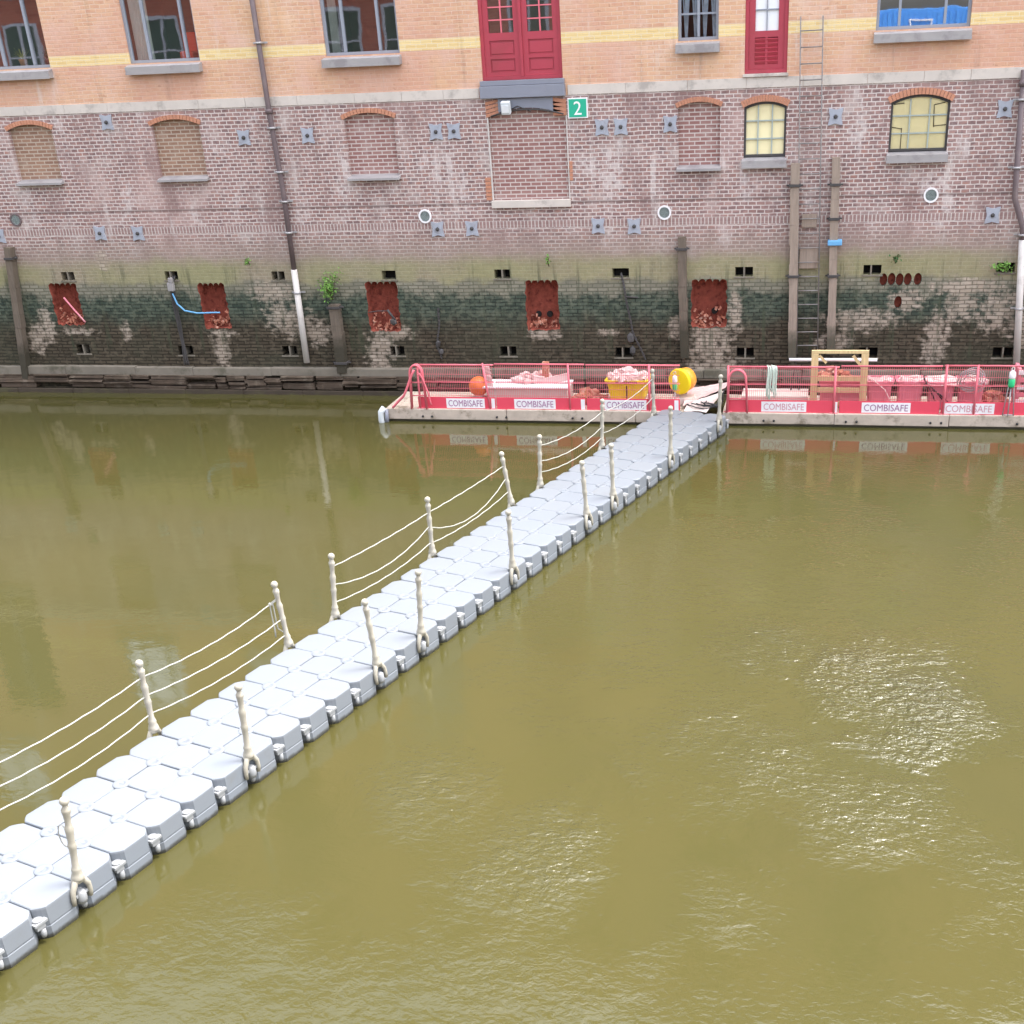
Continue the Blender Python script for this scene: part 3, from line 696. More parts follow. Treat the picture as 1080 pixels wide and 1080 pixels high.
for cx, cz in CORES:
    g = MB(); g.prism([(cx+.086*math.cos(2*math.pi*i/16), cz+.142*math.sin(2*math.pi*i/16)) for i in range(16)], .15, .2); g.build('core_hole', M['rustbrick'], WH)
for i, (cx, cz) in enumerate(ROUND):
    g = MB(); n = 24; a = circ(cx, cz, .155, n); b2 = circ(cx, cz, .118, n)
    for k in range(n): g.prism([a[k], a[(k+1) % n], b2[(k+1) % n], b2[k]], -.03, .0 if False else -.002)
    v = g.build('round_vent', M['pipe'] if i == 0 else M['white'], WH)
    g = MB(); g.prism(circ(cx, cz, .122), .06, .07); g.build('vent_back', M['void'], v)
    g = MB()
    for k in range(-4, 5):
        L = math.sqrt(max(.0001, .118**2-(k*.026)**2)); g.span(cx+k*.026-.004, cx+k*.026+.004, -.012, -.006, cz-L, cz+L); g.span(cx-L, cx+L, -.018, -.012, cz+k*.026-.004, cz+k*.026+.004)
    g.build('vent_grille', M['palebar'], v)
# tie-rod anchor plates: waisted squares with a central bolt
def anchor(x, z, s=.165):
    P = []
    for k in range(4):
        a0 = math.pi/4+k*math.pi/2
        for j in range(7):
            u = j/7; a = (math.cos(a0)*(1-u)+math.cos(a0+math.pi/2)*u, math.sin(a0)*(1-u)+math.sin(a0+math.pi/2)*u)
            bow = 1-.20*math.sin(math.pi*u)**2; P.append((x+a[0]*s*1.3*bow, z+a[1]*s*1.45*bow))
    g = MB(); g.prism(P, -.035, -.003); p = g.build('anchor_plate', M['anchor'], WH)
    g = MB(); g.lathe([(.045, 0), (.04, .035), (.02, .05)], 8, (x, -.035, z), Matrix.Rotation(R(90), 3, 'X')); g.build('bolt', M['iron'], p)
for x, z in [(-16.9, 6.39), (-13.49, 5.96), (-11.91, 5.96), (-8.83, 5.95), (-8.41, 5.95), (-5.03, 5.93), (-4.61, 5.93), (-3.52, 5.95), (0.0, 5.99), (3.42, 6.03),
             (-20.49, 3.87), (-17.69, 3.9), (-16.67, 3.88), (-9.0, 3.86), (-8.17, 3.86), (-5.19, 3.87), (-4.36, 3.85), (3.4, 3.95)]: anchor(x, z)

# ------------------------------------------------------------------ things fixed to the wall
def drainpipe(pts, zsplit, label, brackets, r=.062):
    t = empty('drainpipe', (pts[-1][0], -.12, pts[-1][1]), label=label, cat='drainpipe')
    def at(z):
        for a, b in zip(pts, pts[1:]):
            if a[1] >= z >= b[1]: return a[0]+(b[0]-a[0])*(a[1]-z)/(a[1]-b[1])
        return pts[-1][0]
    up = [p for p in pts if p[1] > zsplit]
    g = MB(); g.tube([(p[0], -.11, p[1]) for p in up] + [(at(zsplit), -.11, zsplit)], r, 10); g.build('upper_pipe', M['pipe'], t)
    g = MB(); g.tube([(at(zsplit), -.115, zsplit)] + [(p[0], -.115, p[1]) for p in pts if p[1] < zsplit], r*1.25, 10); g.build('lower_pipe', M['pipepale'], t)
    for z in brackets:
        g = MB(); x = at(z); g.span(x-.17, x+.17, -.03, -.01, z-.018, z+.018); g.lathe([(r*1.5, -.02), (r*1.5, .02)], 10, (x, -.11, z)); g.build('bracket', M['galv'], t)
    for z in (6.5,):
        g = MB(); g.lathe([(r*1.3, -.05), (r*1.45, 0), (r*1.3, .05)], 10, (at(z), -.11, z)); g.build('collar', M['pipe'], t)
    return t
drainpipe([(-12.76, 11.5), (-12.73, 6.54), (-12.67, 4.8), (-12.70, .75)], 3.0, 'tall brown drainpipe left of the middle windows, its foot peeled pale', [7.9, 6.15, 5.2, 4.55, 3.85, 2.45])
drainpipe([(3.70, 6.75), (3.80, 4.30), (4.04, 3.69), (4.24, .8)], 3.45, 'drainpipe with a kink and pale foot at the far right of the wall', [6.2, 4.9, 3.55, 2.0])
# ladder
L = empty('wall_ladder', (-.38, -.15, 1.0), label='thin rusty iron ladder climbing the wall between two timber fenders', cat='ladder')
g = MB(); g.tube([(-.80, -.16, 7.9), (-.62, -.16, 1.0)], .014, 6); g.build('side_rail', M['rung'], L)
g = MB(); g.tube([(-.35, -.16, 7.9), (-.15, -.16, 1.05)], .014, 6); g.build('side_rail', M['rung'], L)
z = 1.2
while z < 7.8:
    g = MB(); u = (7.9-z)/6.9; g.tube([(-.80+.18*u, -.16, z), (-.35+.20*u, -.16, z+.005)], .013, 6); z += .3065; g.build('rung', M['rung'], L)
for z in (7.85, 4.4, 2.3):
    u = (7.9-z)/6.9
    for xx in (-.80+.18*u, -.35+.20*u): g = MB(); g.tube([(xx, -.16, z), (xx, .0, z+.02)], .012, 5); g.build('wall_bracket', M['iron'], L)
g = MB(); g.span(-.62, -.30, -.10, -.02, 3.78, 4.05); g.build('backing_board', M['fender'], L)
g = MB(); g.span(-.64, -.24, -.10, -.02, 2.9, 3.35); g.build('backing_board', M['fender'], L)
def timber_fender(name, x, z0, z1, wd, mat, label, cols, lean=0.0, dy=.18):
    t = empty(name, (x, -.1, z0), label=label, cat='timber fender')
    g = MB(); n = 10; pr = None
    rot = Matrix.Rotation(lean, 3, 'Y')
    for i in range(n):
        za = z0+(z1-z0)*i/n; zb = z0+(z1-z0)*(i+1)/n
        ofs = lean*((za+zb)/2-z0); g.box((x+ofs+random.uniform(-.006, .006), -dy/2-.012, (za+zb)/2), (wd*random.uniform(.95, 1.05), dy, zb-za), rot, jit=.006)
    g.build('timber', M[mat], t)
    for z in cols:
        g = MB(); ofs = lean*(z-z0); g.span(x+ofs-wd*.68, x+ofs+wd*.68, -dy-.04, 0, z-.028, z+.028, bev=.005)
        g.tube([(x+ofs-wd*.95, -dy*.5, z), (x+ofs+wd*.95, -dy*.5, z)], .02, 6); g.build('strap', M['iron'], t)
    return t
FG = 'timber fenders beside the ladder'
timber_fender('timber_fender', -.72, .9, 5.1, .185, 'fender', 'weathered timber fender on the left side of the ladder', [4.65, 2.74], -.022)
timber_fender('timber_fender', .15, 1.0, 5.2, .175, 'fender', 'weathered timber fender on the right of the ladder, blue strap round it', [4.65, 3.95, 2.74], -.024)
timber_fender('timber_fender', -20.65, .3, 3.62, .17, 'fenderdark', 'dark slimed timber post near the left edge with an iron cap', [3.35], .13, .2)
timber_fender('timber_fender', -11.77, .5, 2.17, .24, 'fenderdark', 'short dark timber stump below the green bush', [2.1, .75], .0, .2)
timber_fender('timber_fender', -3.22, .9, 3.62, .18, 'fenderdark', 'split dark timber post beside the rightmost broken niche', [3.36], -.02, .18)
g = MB(); g.span(-.04, .27, -.25, -.02, 3.40, 3.51, bev=.02)
tag(g.build('blue_strap', M['blue']), 'light blue strap wrapped round the timber right of the ladder', 'strap')
# number sign
S = empty('number_sign', (-5.55, -.03, 6.34), label='green square sign with a white number 2 under the crimson double door', cat='sign')
g = MB(); g.span(-5.77, -5.33, -.05, -.005, 6.13, 6.54, bev=.004); g.build('border_plate', M['white'], S)
g = MB(); g.span(-5.745, -5.355, -.056, -.051, 6.155, 6.515); g.build('face', M['signgreen'], S)
lettering('2', 'number', M['white'], (-5.635, -.058, 6.20), .27, .17, S)
g = MB(); FL = empty('floodlight', (-7.12, -.2, 6.45), label='small pale floodlight under the threshold of the crimson double door', cat='lamp')
g.box((-7.12, -.22, 6.40), (.20, .14, .26), Matrix.Rotation(.25, 3, 'X'), bev=.02); g.build('housing', M['lampgrey'], FL)
g = MB(); g.span(-7.16, -7.08, -.15, 0, 6.5, 6.54); g.tube([(-7.03, -.1, 6.36), (-6.9, -.06, 6.42), (-6.6, -.06, 6.30)], .012, 5); g.build('bracket', M['iron'], FL)
g = MB(); g.box((-7.12, -.295, 6.375), (.16, .012, .15), Matrix.Rotation(.25, 3, 'X')); g.build('lens', M['doorwhite'], FL)
# hoses, chains and cables
def wob(pts, n=8, a=.015, seed=0):
    out = []
    for p, q in zip(pts, pts[1:]):
        for i in range(n):
            u = i/n; v = Vector(p).lerp(Vector(q), u); d = mn.noise_vector(v*2.3+Vector((seed, 0, 0)))*a; out.append(v+Vector((d.x, d.y*.4, d.z)))
    return out+[Vector(pts[-1])]
HB = empty('hose_bundle', (-16.0, -.08, 2.8), label='bundle of dark hoses hanging from the second upper vent from the left', cat='hoses')
g = MB()
for k in range(4): g.tube(wob([(-16.03+.03*k, .05, 2.84), (-16.03+.025*k, -.10, 2.70), (-16.06+.035*k, -.09, 2.2), (-16.03+.02*k, -.08, 1.2), (-16.05+.04*k, -.1, .66)], 6, .03, k), .016, 6)
g.build('dark_hoses', M['iron'], HB)
g = MB(); g.box((-16.0, -.12, 2.62), (.16, .12, .22), bev=.03); g.box((-15.97, -.14, 2.78), (.1, .1, .12), bev=.02); g.build('coupling', M['sill'], HB)
g = MB(); g.tube(wob([(-16.0, -.12, 2.45), (-15.93, -.13, 2.2), (-15.75, -.14, 2.03), (-15.45, -.12, 1.98), (-14.85, -.05, 1.97)], 6, .015, 5), .02, 7)
tag(g.build('blue_hose', M['blue']), 'light blue hose curving from the hose bundle into the second niche from the left', 'hose')
g = MB(); g.tube(wob([(-19.08, -.03, 2.36), (-18.85, -.06, 2.05), (-18.62, -.05, 1.74)], 6, .01, 8), .022, 6)
tag(g.build('hose', M['tub_pink']), 'thin hose slanting across the leftmost broken niche', 'hose')
g = MB(); g.tube(wob([(-10.95, -.02, 1.95), (-10.7, -.05, 2.0), (-10.42, -.05, 2.0)], 6, .01, 9), .012, 6); g.tube([(-10.45, -.05, 2.02), (-10.28, -.06, 1.78)], .03, 6); g.ball((-10.33, -.06, 1.74), .1, 1, (1, .6, 1), .3, 4)
tag(g.build('cable', M['iron']), 'dark lump-ended cable in the broken niche right of the green bush', 'cable')
g = MB()
def chain(pts, step=.05):
    pts = wob(pts, 10, .02, 3)
    for i, (p, q) in enumerate(zip(pts, pts[1:])):
        d = (q-p).normalized(); g.box((p+q)/2, (.05 if i % 2 else .02, .02 if i % 2 else .05, (q-p).length*1.3), d.to_track_quat('Z', 'Y').to_matrix())
chain([(-9.17, -.03, 2.06), (-9.19, -.04, 1.6), (-9.28, -.06, 1.15), (-9.19, -.05, .85)]); g.ball((-9.24, -.07, 1.2), .07, 1, (1, .7, 1.4), .5, 2); g.ball((-9.18, -.07, 1.02), .06, 1, (1, .7, 1.4), .5, 3)
tag(g.build('chain', M['iron']), 'rusty dark chain hanging on the wall above the left end of the red barrier', 'chain')
g = MB(); chain([(-4.70, .02, 2.82), (-4.62, -.06, 2.5), (-4.55, -.06, 2.1), (-4.45, -.06, 1.5), (-4.15, -.07, .85)]); g.ball((-4.5, -.07, 1.35), .1, 1, (1, .7, 1.5), .5, 6); g.ball((-4.45, -.06, 1.05), .08, 1, (1, .6, 1.4), .5, 7); g.tube([(-4.6, -.06, 2.3), (-4.3, -.06, 2.28)], .02, 5)
tag(g.build('chain', M['iron']), 'dark chain trailing from the vent above the yellow tub', 'chain')
# plants
def plant(name, c, n, rx, rz, label, mat='leaf', ls=.06, stems=6, base=None, dy=.18):
    t = empty(name, base or c, label=label, cat='plant'); rnd = random.Random(int(abs(c[0])*100)); b0 = Vector(base or (c[0], c[1], c[2]-rz))
    g = MB(); tips = []
    for k in range(stems):
        e = Vector((c[0]+rnd.uniform(-rx, rx)*.7, c[1]-rnd.random()*dy, c[2]+rnd.uniform(-.2, .9)*rz)); m_ = b0.lerp(e, .5)+Vector((0, -.03, .02)); g.tube([b0, m_, e], .008, 4); tips += [m_, e, m_.lerp(e, .5)]
    g.build('stems', M['stem'], t); g = MB()
    for k in range(n):
        p = rnd.choice(tips)+Vector((rnd.gauss(0, rx*.30), rnd.gauss(0, dy*.25)-.03, rnd.gauss(0, rz*.28))); s = ls*rnd.uniform(.5, 1.2)
        rot = Matrix.Rotation(rnd.random()*6.3, 3, 'Z') @ Matrix.Rotation(rnd.uniform(-1.2, 1.2), 3, 'X') @ Matrix.Rotation(rnd.uniform(-.8, .8), 3, 'Y')
        g.quad(*[p+rot @ Vector(q) for q in ((0, 0, 0), (s*.45, s*.5, .01), (0, s*1.15, 0), (-s*.45, s*.5, .01))])
    g.build('leaves', M[mat], t); return t
plant('wall_bush', (-11.80, -.08, 2.62), 330, .26, .30, 'leafy green bush sprouting from the wall above a timber stump', base=(-11.83, -.02, 2.25), dy=.3)
plant('wall_weed', (3.0+.78, -.05, 2.86), 120, .26, .13, 'green weed filling the rightmost upper vent', base=(3.8, .1, 2.8), dy=.15)
plant('wall_weed', (1.45, -.05, 3.1), 45, .10, .12, 'small weed above the row of drilled holes', 'leafdark', .05)
plant('wall_weed', (-6.38, -.05, 3.12), 40, .07, .13, 'small weed on the wall above the second niche from the right', 'leaf', .05)
plant('wall_weed', (-13.83, -.05, 3.2), 45, .08, .09, 'small weed left of the brown drainpipe', 'leaf', .05)
# things behind the panes
def potted(x, y, z, label, mat, pot):
    t = empty('potted_plant', (x, y, z), label=label, cat='potted plant'); g = MB(); g.lathe([(.07, 0), (.10, .16), (.105, .18), (.09, .18)], 14, (x, y, z)); g.build('pot', M[pot], t)
    g = MB(); rnd = random.Random(int(x*10))
    for k in range(46):
        a = rnd.random()*6.28; l = rnd.uniform(.18, .34); e = rnd.uniform(.3, 1.3); d = Vector((math.cos(a)*math.cos(e), math.sin(a)*math.cos(e)*.4, math.sin(e))); p = Vector((x, y, z+.17)); s = d.cross(Vector((0, 0, 1))).normalized()*.014
        g.quad(p-s, p+s, p+d*l+s*.3+Vector((0, 0, -.03)), p+d*l-s*.3+Vector((0, 0, -.03)))
    g.build('leaves', M[mat], t)
potted(-18.95, .34, 7.62, 'yellow green spiky plant in a terracotta pot inside the top left window', 'leafyellow', 'terracotta')
potted(-18.28, .34, 7.62, 'dark green plant inside the right pane of the top left window', 'leafdark', 'black')
t = empty('armchair', (-14.85, .9, 7.2), label='bright red armchair seen through the second upper window from the left', cat='chair')
g = MB(); g.box((-14.9, .75, 7.72), (.34, .3, .18), bev=.05); g.build('seat', M['redcloth'], t)
g = MB(); g.box((-14.9, .92, 7.95), (.34, .12, .5), bev=.05); g.build('backrest', M['redcloth'], t)
for sx in (-.14, .14): g = MB(); g.tube([(-14.9+sx, .8, 7.64), (-14.9+sx*1.2, .8, 7.13)], .015, 6); g.build('leg', M['iron'], t)

# ------------------------------------------------------------------ across the canal, seen only mirrored in the panes and the air's light
OB = empty('brick_building', (-30, -38, 5.9), label='red brick warehouse across the canal, mirrored in the window panes', cat='building')
g = MB(); g.span(-75, 1.2, -50, -38, 5.9, 13); g.build('wall', M['far_brick'], OB)
g = MB(); g.span(-75.4, 1.6, -50.4, -37.6, 13.02, 13.4); g.build('roof', M['roof'], OB)
for x in (-66, -58, -50.5, -45.0, -36.6, -30.6, -26.5, -23.2, -16.5, -12.0, -5):
    for z in (6.6, 10.9):
        x1_, z1_ = x+2.1, z+(3.1 if z < 8 else 1.6)
        g = MB(); g.frame(x, x1_, z, z1_, -38.06, -37.97, .16); g.span(x+.98, x+1.12, -38.05, -37.98, z+.16, z1_-.16); g.span(x+.16, x1_-.16, -38.045, -37.985, z+1.4, z+1.5) if z < 8 else None
        wn = g.build('window', M['frame'], OB)
        g = MB(); g.span(x+.1, x1_-.1, -38.02, -37.99, z+.1, z1_-.1); g.build('pane', M['darkgreen'], wn)
SC = empty('site_cabin', (4.5, -37, 5.9), label='blue site cabin across the canal, mirrored in the rightmost upper window', cat='cabin')
g = MB(); g.span(1.6, 7.8, -39, -36.5, 5.92, 8.35, bev=.03)
for i in range(24): g.span(1.7+i*.25, 1.82+i*.25, -36.5, -36.47, 6.1, 8.2)
g.build('body', M['steelblue'], SC)
g = MB(); g.frame(3.2, 4.2, 6.9, 7.9, -36.46, -36.40, .06); g.build('window_frame', M['white'], SC)

# ------------------------------------------------------------------ work pontoons along the wall
YF, YB, DZ = -2.56, -1.05, .30
def pontoon(x0, x1, label):
    t = empty('work_pontoon', ((x0+x1)/2, (YF+YB)/2, 0), label=label, cat='pontoon')
    g = MB(); x = x0; n = 0
    while x < x1-.05:
        e = min(x+random.uniform(2.2, 3.2), x1); g.span(x+.004, e-.004, YF, YF+.26, .05, DZ+random.uniform(-.01, .01), bev=.02, jit=.006); x = e
    g.span(x0, x0+.24, YF+.262, YB, .05, DZ-.005, bev=.02); g.span(x1-.24, x1, YF+.262, YB, .05, DZ-.005, bev=.02)
    g.build('edge_beam', M['hull'], t)
    g = MB(); g.span(x0+.05, x1-.05, YF+.06, YB-.05, -.4, .045); g.build('hull', M['hullwet'], t)
    g = MB(); y = YF+.265
    while y < YB-.03:
        e = min(y+.19, YB); g.span(x0+.245, x1-.245, y, e-.008, .22, DZ-.012+random.uniform(-.006, .006)); y = e
    g.build('deck_boards', M['deckwood'], t)
    x = x0+.9
    while x < x1-.3:
        for d in (0, .22): g = MB(); g.lathe([(.026, 0), (.024, .03), (.012, .04)], 8, (x+d, YF, .13), Matrix.Rotation(R(90), 3, 'X')); g.build('bolt', M['black'], t)
        x += 1.75
    return t
pontoon(-9.85, -2.95, 'left work pontoon with pale timber edge below the wall, orange buoy on it')
pontoon(-2.12, 8.2, 'right work pontoon with pale timber edge carrying pink tubs and a pallet')
# barrier of red mesh panels
YM = -2.47
def barrier(x0, x1, label, posts, zt=1.29, signs=(), squares=(), mats=('ink',), skew=0.0, topoff=0.0):
    t = empty('mesh_barrier', ((x0+x1)/2, YM, DZ), label=label, cat='safety barrier', group='red mesh barriers along the pontoons')
    g = MB(); x = x0+.02
    while x < x1-.01:
        g.span(x-.0033, x+.0033, YM-.0035, YM+.0035, .55, zt-.02); x += .043
    z = .60
    while z < zt-.03:
        g.span(x0, x1, YM-.0115, YM-.0065, z-.0045, z+.0045); z += .16
    g.build('mesh', M['meshred'], t)
    g = MB(); g.tube([(x0, YM, zt), (x1, YM, zt+topoff)], .020, 7); g.tube([(x0, YM-.02, .90), (x1, YM-.02, .90)], .010, 6); g.build('top_rail', M['pinkred'], t)
    for px, lean in posts:
        g = MB(); g.tube([(px, YM-.045, DZ-.06), (px+lean, YM-.045, zt+.03)], .024, 8); g.tube([(px-.09, YM-.045, DZ), (px+.09, YM-.045, DZ)], .02, 6); g.build('post', M['pinkred'], t)
    g = MB(); g.span(x0, x1, YM-.03, YM-.013, DZ-.035, .565, bev=.004); tb = g.build('toe_board', M['red'], t)
    for i, (sx0, sx1) in enumerate(signs):
        g = MB(); g.span(sx0, sx1, YM-.035, YM-.0305, .315, .535); g.build('label_plate', M['white'], tb)
        lettering('COMBISAFE', 'lettering', M[mats[i % len(mats)]], (sx0+.05, YM-.0375, .352), .145, sx1-sx0-.10, tb)
    for sx0, sx1 in squares:
        g = MB(); g.span(sx0, sx1, YM-.035, YM-.0305, .31, .54); g.build('white_square', M['white'], tb)
    return t
def px2x(p):     # column of the photograph on the barrier's plane, measured once: world X
    K = [(437, -9.05), (467, -8.38), (508, -7.5), (541, -6.81), (587, -5.84), (621, -5.12), (640, -4.73), (685, -3.79), (720, -3.07), (768, -2.03), (806, -1.28), (853, -.32), (887, .36), (911, .84), (962, 1.85), (994, 2.48), (1050, 3.55), (1080, 4.14)]
    for a, b in zip(K, K[1:]):
        if p <= b[0]: return a[1]+(b[1]-a[1])*(p-a[0])/(b[0]-a[0])
    return K[-1][1]
X = px2x
barrier(-9.05, -7.22, 'leftmost red mesh barrier panel, its toe board lettered on a pale patch', [(-9.0, .02)], signs=[(X(467), X(509))], squares=[(-7.32, -7.24)])
barrier(-7.20, -5.16, 'red mesh barrier panel beside the orange buoy, with COMBISAFE toe board', [(-7.34, -.12), (-5.50, -.02)], 1.31, signs=[(X(542), X(587))], squares=[(-5.26, -5.17)])
barrier(-5.13, -3.05, 'red mesh barrier panel in front of the yellow tub, with COMBISAFE toe board', [(-3.72, .0)], 1.30, signs=[(X(640), X(685))], squares=[(-3.17, -3.08)])
barrier(-2.03, .34, 'red mesh barrier panel holding the hank of rope, right of the walkway end', [(-2.0, .0), (.26, .0)], 1.28, signs=[(X(806), X(853))], squares=[(.24, .33)], mats=('inkred',))
barrier(.37, 2.44, 'red mesh barrier panel in front of the middle pink tubs', [], 1.30, signs=[(X(911), X(962))], topoff=.01)
barrier(2.47, 5.4, 'rightmost red mesh barrier panel, behind the wire coil lettering faded', [(2.52, .0), (3.14, .0), (5.2, 0)], 1.32, signs=[(X(996), X(1050))], mats=('inkred',))
# pink hoops at barrier ends
def hoop(x, wd, h, label, n=14, yaw=.0):
    g = MB()
    for dy in (0, .07):
        pts = [(x-wd/2, YM-.1+dy, DZ)] + [(x-wd/2*math.cos(math.pi*i/n)*.8, YM-.1+dy, DZ+h-.2+.2*math.sin(math.pi*i/n)) for i in range(n+1)] + [(x+wd/2, YM-.1+dy, DZ)]
        g.tube(pts, .022, 7)
    g.tube([(x-wd*.46, YM-.06, DZ+.3), (x+wd*.46, YM-.06, DZ+.3)], .015, 6); g.tube([(x-wd*.42, YM-.06, DZ+.6), (x+wd*.42, YM-.06, DZ+.6)], .015, 6)
    tag(g.build('barrier_hoop', M['pinkred']), label, 'hoop', 'pink hoops at the barrier ends')
hoop(-9.02, .36, 1.0, 'pink tubular hoop at the left end of the pontoon barrier')
hoop(-1.80, .45, .93, 'pink tubular hoop at the end of the right pontoon beside the walkway')
g = MB(); g.tube(wob([(-9.05, YM-.12, 1.2), (-9.35, YM-.15, .6), (-9.65, YM-.1, .33)], 8, .04, 2), .03, 6); g.tube(wob([(-8.95, YM-.13, 1.15), (-8.75, YM-.12, .7), (-8.72, YM-.1, .4)], 8, .04, 4), .02, 6)
tag(g.build('rope', M['pinkred']), 'pinkish rope draped over the hoop at the left pontoon end', 'rope')

# ------------------------------------------------------------------ loads on the pontoons
T0 = DZ-.005
t = empty('buoy', (-7.75, -2.1, T0), label='round orange buoy on the left pontoon behind the mesh', cat='buoy')
g = MB(); g.ball((-7.72, -2.05, .70), .225, 3); g.build('float_ball', M['orange'], t)
g = MB(); g.lathe([(.05, 0), (.045, .08), (.06, .1), (.03, .12)], 10, (-7.55, -2.05, .84), Matrix.Rotation(.9, 3, 'Y')); g.build('eye', M['black'], t)
g = MB(); g.lathe([(.10, 0), (.10, .2)], 12, (-7.72, -2.05, T0)); g.build('stand', M['beige'], t)
g = MB()
for k in range(6):
    a = k/6; g.quad((-7.56+.05*a, -2.2-.02*(k % 2), 1.22-.1*k), (-7.40+.06*a, -2.2, 1.22-.1*k), (-7.36+.06*a, -2.2-.03*((k+1) % 2), 1.12-.1*k), (-7.54+.05*a, -2.2, 1.12-.1*k))
g2 = g.build('hanging_cloth', M['cloth']); tag(g2, 'strip of pinkish cloth hanging on the mesh above the orange buoy', 'cloth')
t = empty('storage_box', (-6.5, -1.95, T0), label='long low pale box with a white lid on the left pontoon', cat='box')
g = MB(); g.span(-7.50, -5.62, -2.2, -1.6, T0, .69, bev=.01); g.build('body', M['beige'], t)
g = MB(); g.span(-7.58, -5.60, -2.24, -1.55, .692, .735, bev=.01); g.build('lid', M['white'], t)
def heap(c, r, n, seed, smin=.05, smax=.14, flat=.5):
    g = MB(); rnd = random.Random(seed)
    for k in range(n):
        a = rnd.random()*6.283; d = r*math.sqrt(rnd.random()); s = rnd.uniform(smin, smax); h = (1-d/r)*r*flat
        g.box((c[0]+d*math.cos(a), c[1]+d*math.sin(a)*.6, c[2]+h*rnd.random()+s*.3), (s*1.7, s, s*.8), Matrix.Rotation(rnd.random()*6, 3, 'Z') @ Matrix.Rotation(rnd.uniform(-.7, .7), 3, 'X'), jit=s*.18)
    return g
tag(heap((-6.55, -1.7, .74), .42, 70, 5).build('rubble_heap', M['cloth']), 'heap of dusty broken bricks on the white box lid', 'rubble')
g = MB(); g.box((-6.2, -1.75, .98), (.15, .12, .42), Matrix.Rotation(.05, 3, 'Y'), bev=.01); tag(g.build('brick_post', M['rubblered']), 'upright brown block standing in the rubble on the white box', 'block')
g = MB(); g.box((-6.0, -1.9, .82), (.7, .05, .16), Matrix.Rotation(-.22, 3, 'Y')); tag(g.build('plank', M['cloth']), 'dusty plank leaning on the rubble on the white box', 'plank')
tag(heap((-5.2, -1.8, T0), .38, 70, 6, .06, .15, .9).build('rubble_heap', M['rubblered']), 'rubble heap on the deck between the white box and the yellow tub', 'rubble')
g = MB()
for k in range(9): g.box((-8.3+.05*k, -1.95+.07*(k % 4), T0+.03+.035*(k//3)), (1.5, .09, .028), Matrix.Rotation(random.uniform(-.06, .06), 3, 'Z') @ Matrix.Rotation(random.uniform(-.03, .03), 3, 'Y'))
tag(g.build('board_stack', M['deckwood']), 'low stack of loose boards at the left end of the left pontoon', 'boards')
def tub(x, y, z, wt, wb, h, dp, mat, label, group, rib=False, ry=0.0):
    t = empty('tub', (x, y, z), ry, label=label, cat='tub', group=group)
    b = bmesh.new(); rings = []
    def ring(hw, hd, zz, r=.07):
        vs = []
        for sx, sy, a0 in ((1, 1, 0), (-1, 1, 90), (-1, -1, 180), (1, -1, 270)):
            for k in range(4):
                a = R(a0+k*30); vs.append(b.verts.new((sx*(hw-r)+r*math.cos(a), sy*(hd-r)+r*math.sin(a), zz)))
        return vs
    prof = [(wb/2-.03, dp*.40, 0), (wb/2, dp*.42, .03), (wt/2-.04, dp*.49, h-.05), (wt/2, dp/2+.02, h-.045), (wt/2+.01, dp/2+.03, h), (wt/2-.04, dp/2-.02, h), (wb/2-.03, dp*.40, .06)]
    rings = [ring(*p) for p in prof]
    for A, B in zip(rings, rings[1:]):
        for k in range(16): f = b.faces.new((A[k], A[(k+1) % 16], B[(k+1) % 16], B[k])); f.smooth = False
    b.faces.new(rings[0][::-1]); b.faces.new(rings[-1])
    g = MB(); g.b.free(); g.b = b; g.build('body', mat, t, shift=False)
    g = MB()
    for sx in ((-.22, .22) if not rib else (0,)): g.box((sx*wt, -dp*.455-.01, h*.48), (.02, .03, h*.85), Matrix.Rotation(-.09, 3, 'X'))
    g.box((0, -dp/2-.028, h-.03), (wt*.5, .02, .04)); g.build('ribs', M['black'] if rib else mat, t, shift=False)
    return t
tub(-4.28, -1.85, T0+.14, .98, .80, .44, .62, M['tub_yellow'], 'bright yellow tub piled with rubble behind the mesh', None, True)
g = MB(); g.span(-4.75, -3.85, -2.1, -1.6, T0, T0+.135, bev=.01); tag(g.build('timber_block', M['beige']), 'pale timber block under the yellow tub', 'timber')
tag(heap((-4.28, -1.85, T0+.55), .42, 90, 8, .06, .15, .45).build('rubble_heap', M['cloth']), 'broken bricks heaped in the yellow tub', 'rubble')
PG = 'pink tubs on the right pontoon'
TUBS = [(1.2, 'pink tub next to the pine pallet, a rope hanging over its rim'), (1.84, 'pink tub, second right of the pine pallet, sagging sheet on top'), (2.48, 'pink tub, third right of the pine pallet, black straps across its corner'), (3.10, 'pink tub under the wire coil, rightmost of its row')]
for i, (x, lb) in enumerate(TUBS):
    tub(x, -1.9+.03*(i % 2), T0, .60, .46, .60, .5, M['tub_pink'], lb, PG, ry=random.uniform(-.08, .08))
    tag(heap((x, -1.9, T0+.52), .27, 60, 20+i, .05, .12, .35).build('rubble_heap', M['cloth']), ['rubble filling the pink tub next to the pallet', 'rubble in the second pink tub right of the pallet', 'rubble in the pink tub with black straps', 'rubble in the pink tub under the wire coil'][i], 'rubble')
g = MB()
for i in range(7):
    for j in range(7):
        f = lambda a, b: Vector((2.20+.09*a, -2.20+.075*b, T0+.63-.002*(a-3.5)**2*((a+b) % 3)+.014*math.sin(a*1.7+b)-(.09 if b == 0 else 0)))
        g.quad(f(i, j), f(i+1, j), f(i+1, j+1), f(i, j+1))
tag(g.build('dust_sheet', M['cloth']), 'pink dust sheet over the tub with black straps', 'sheet')
g = MB()
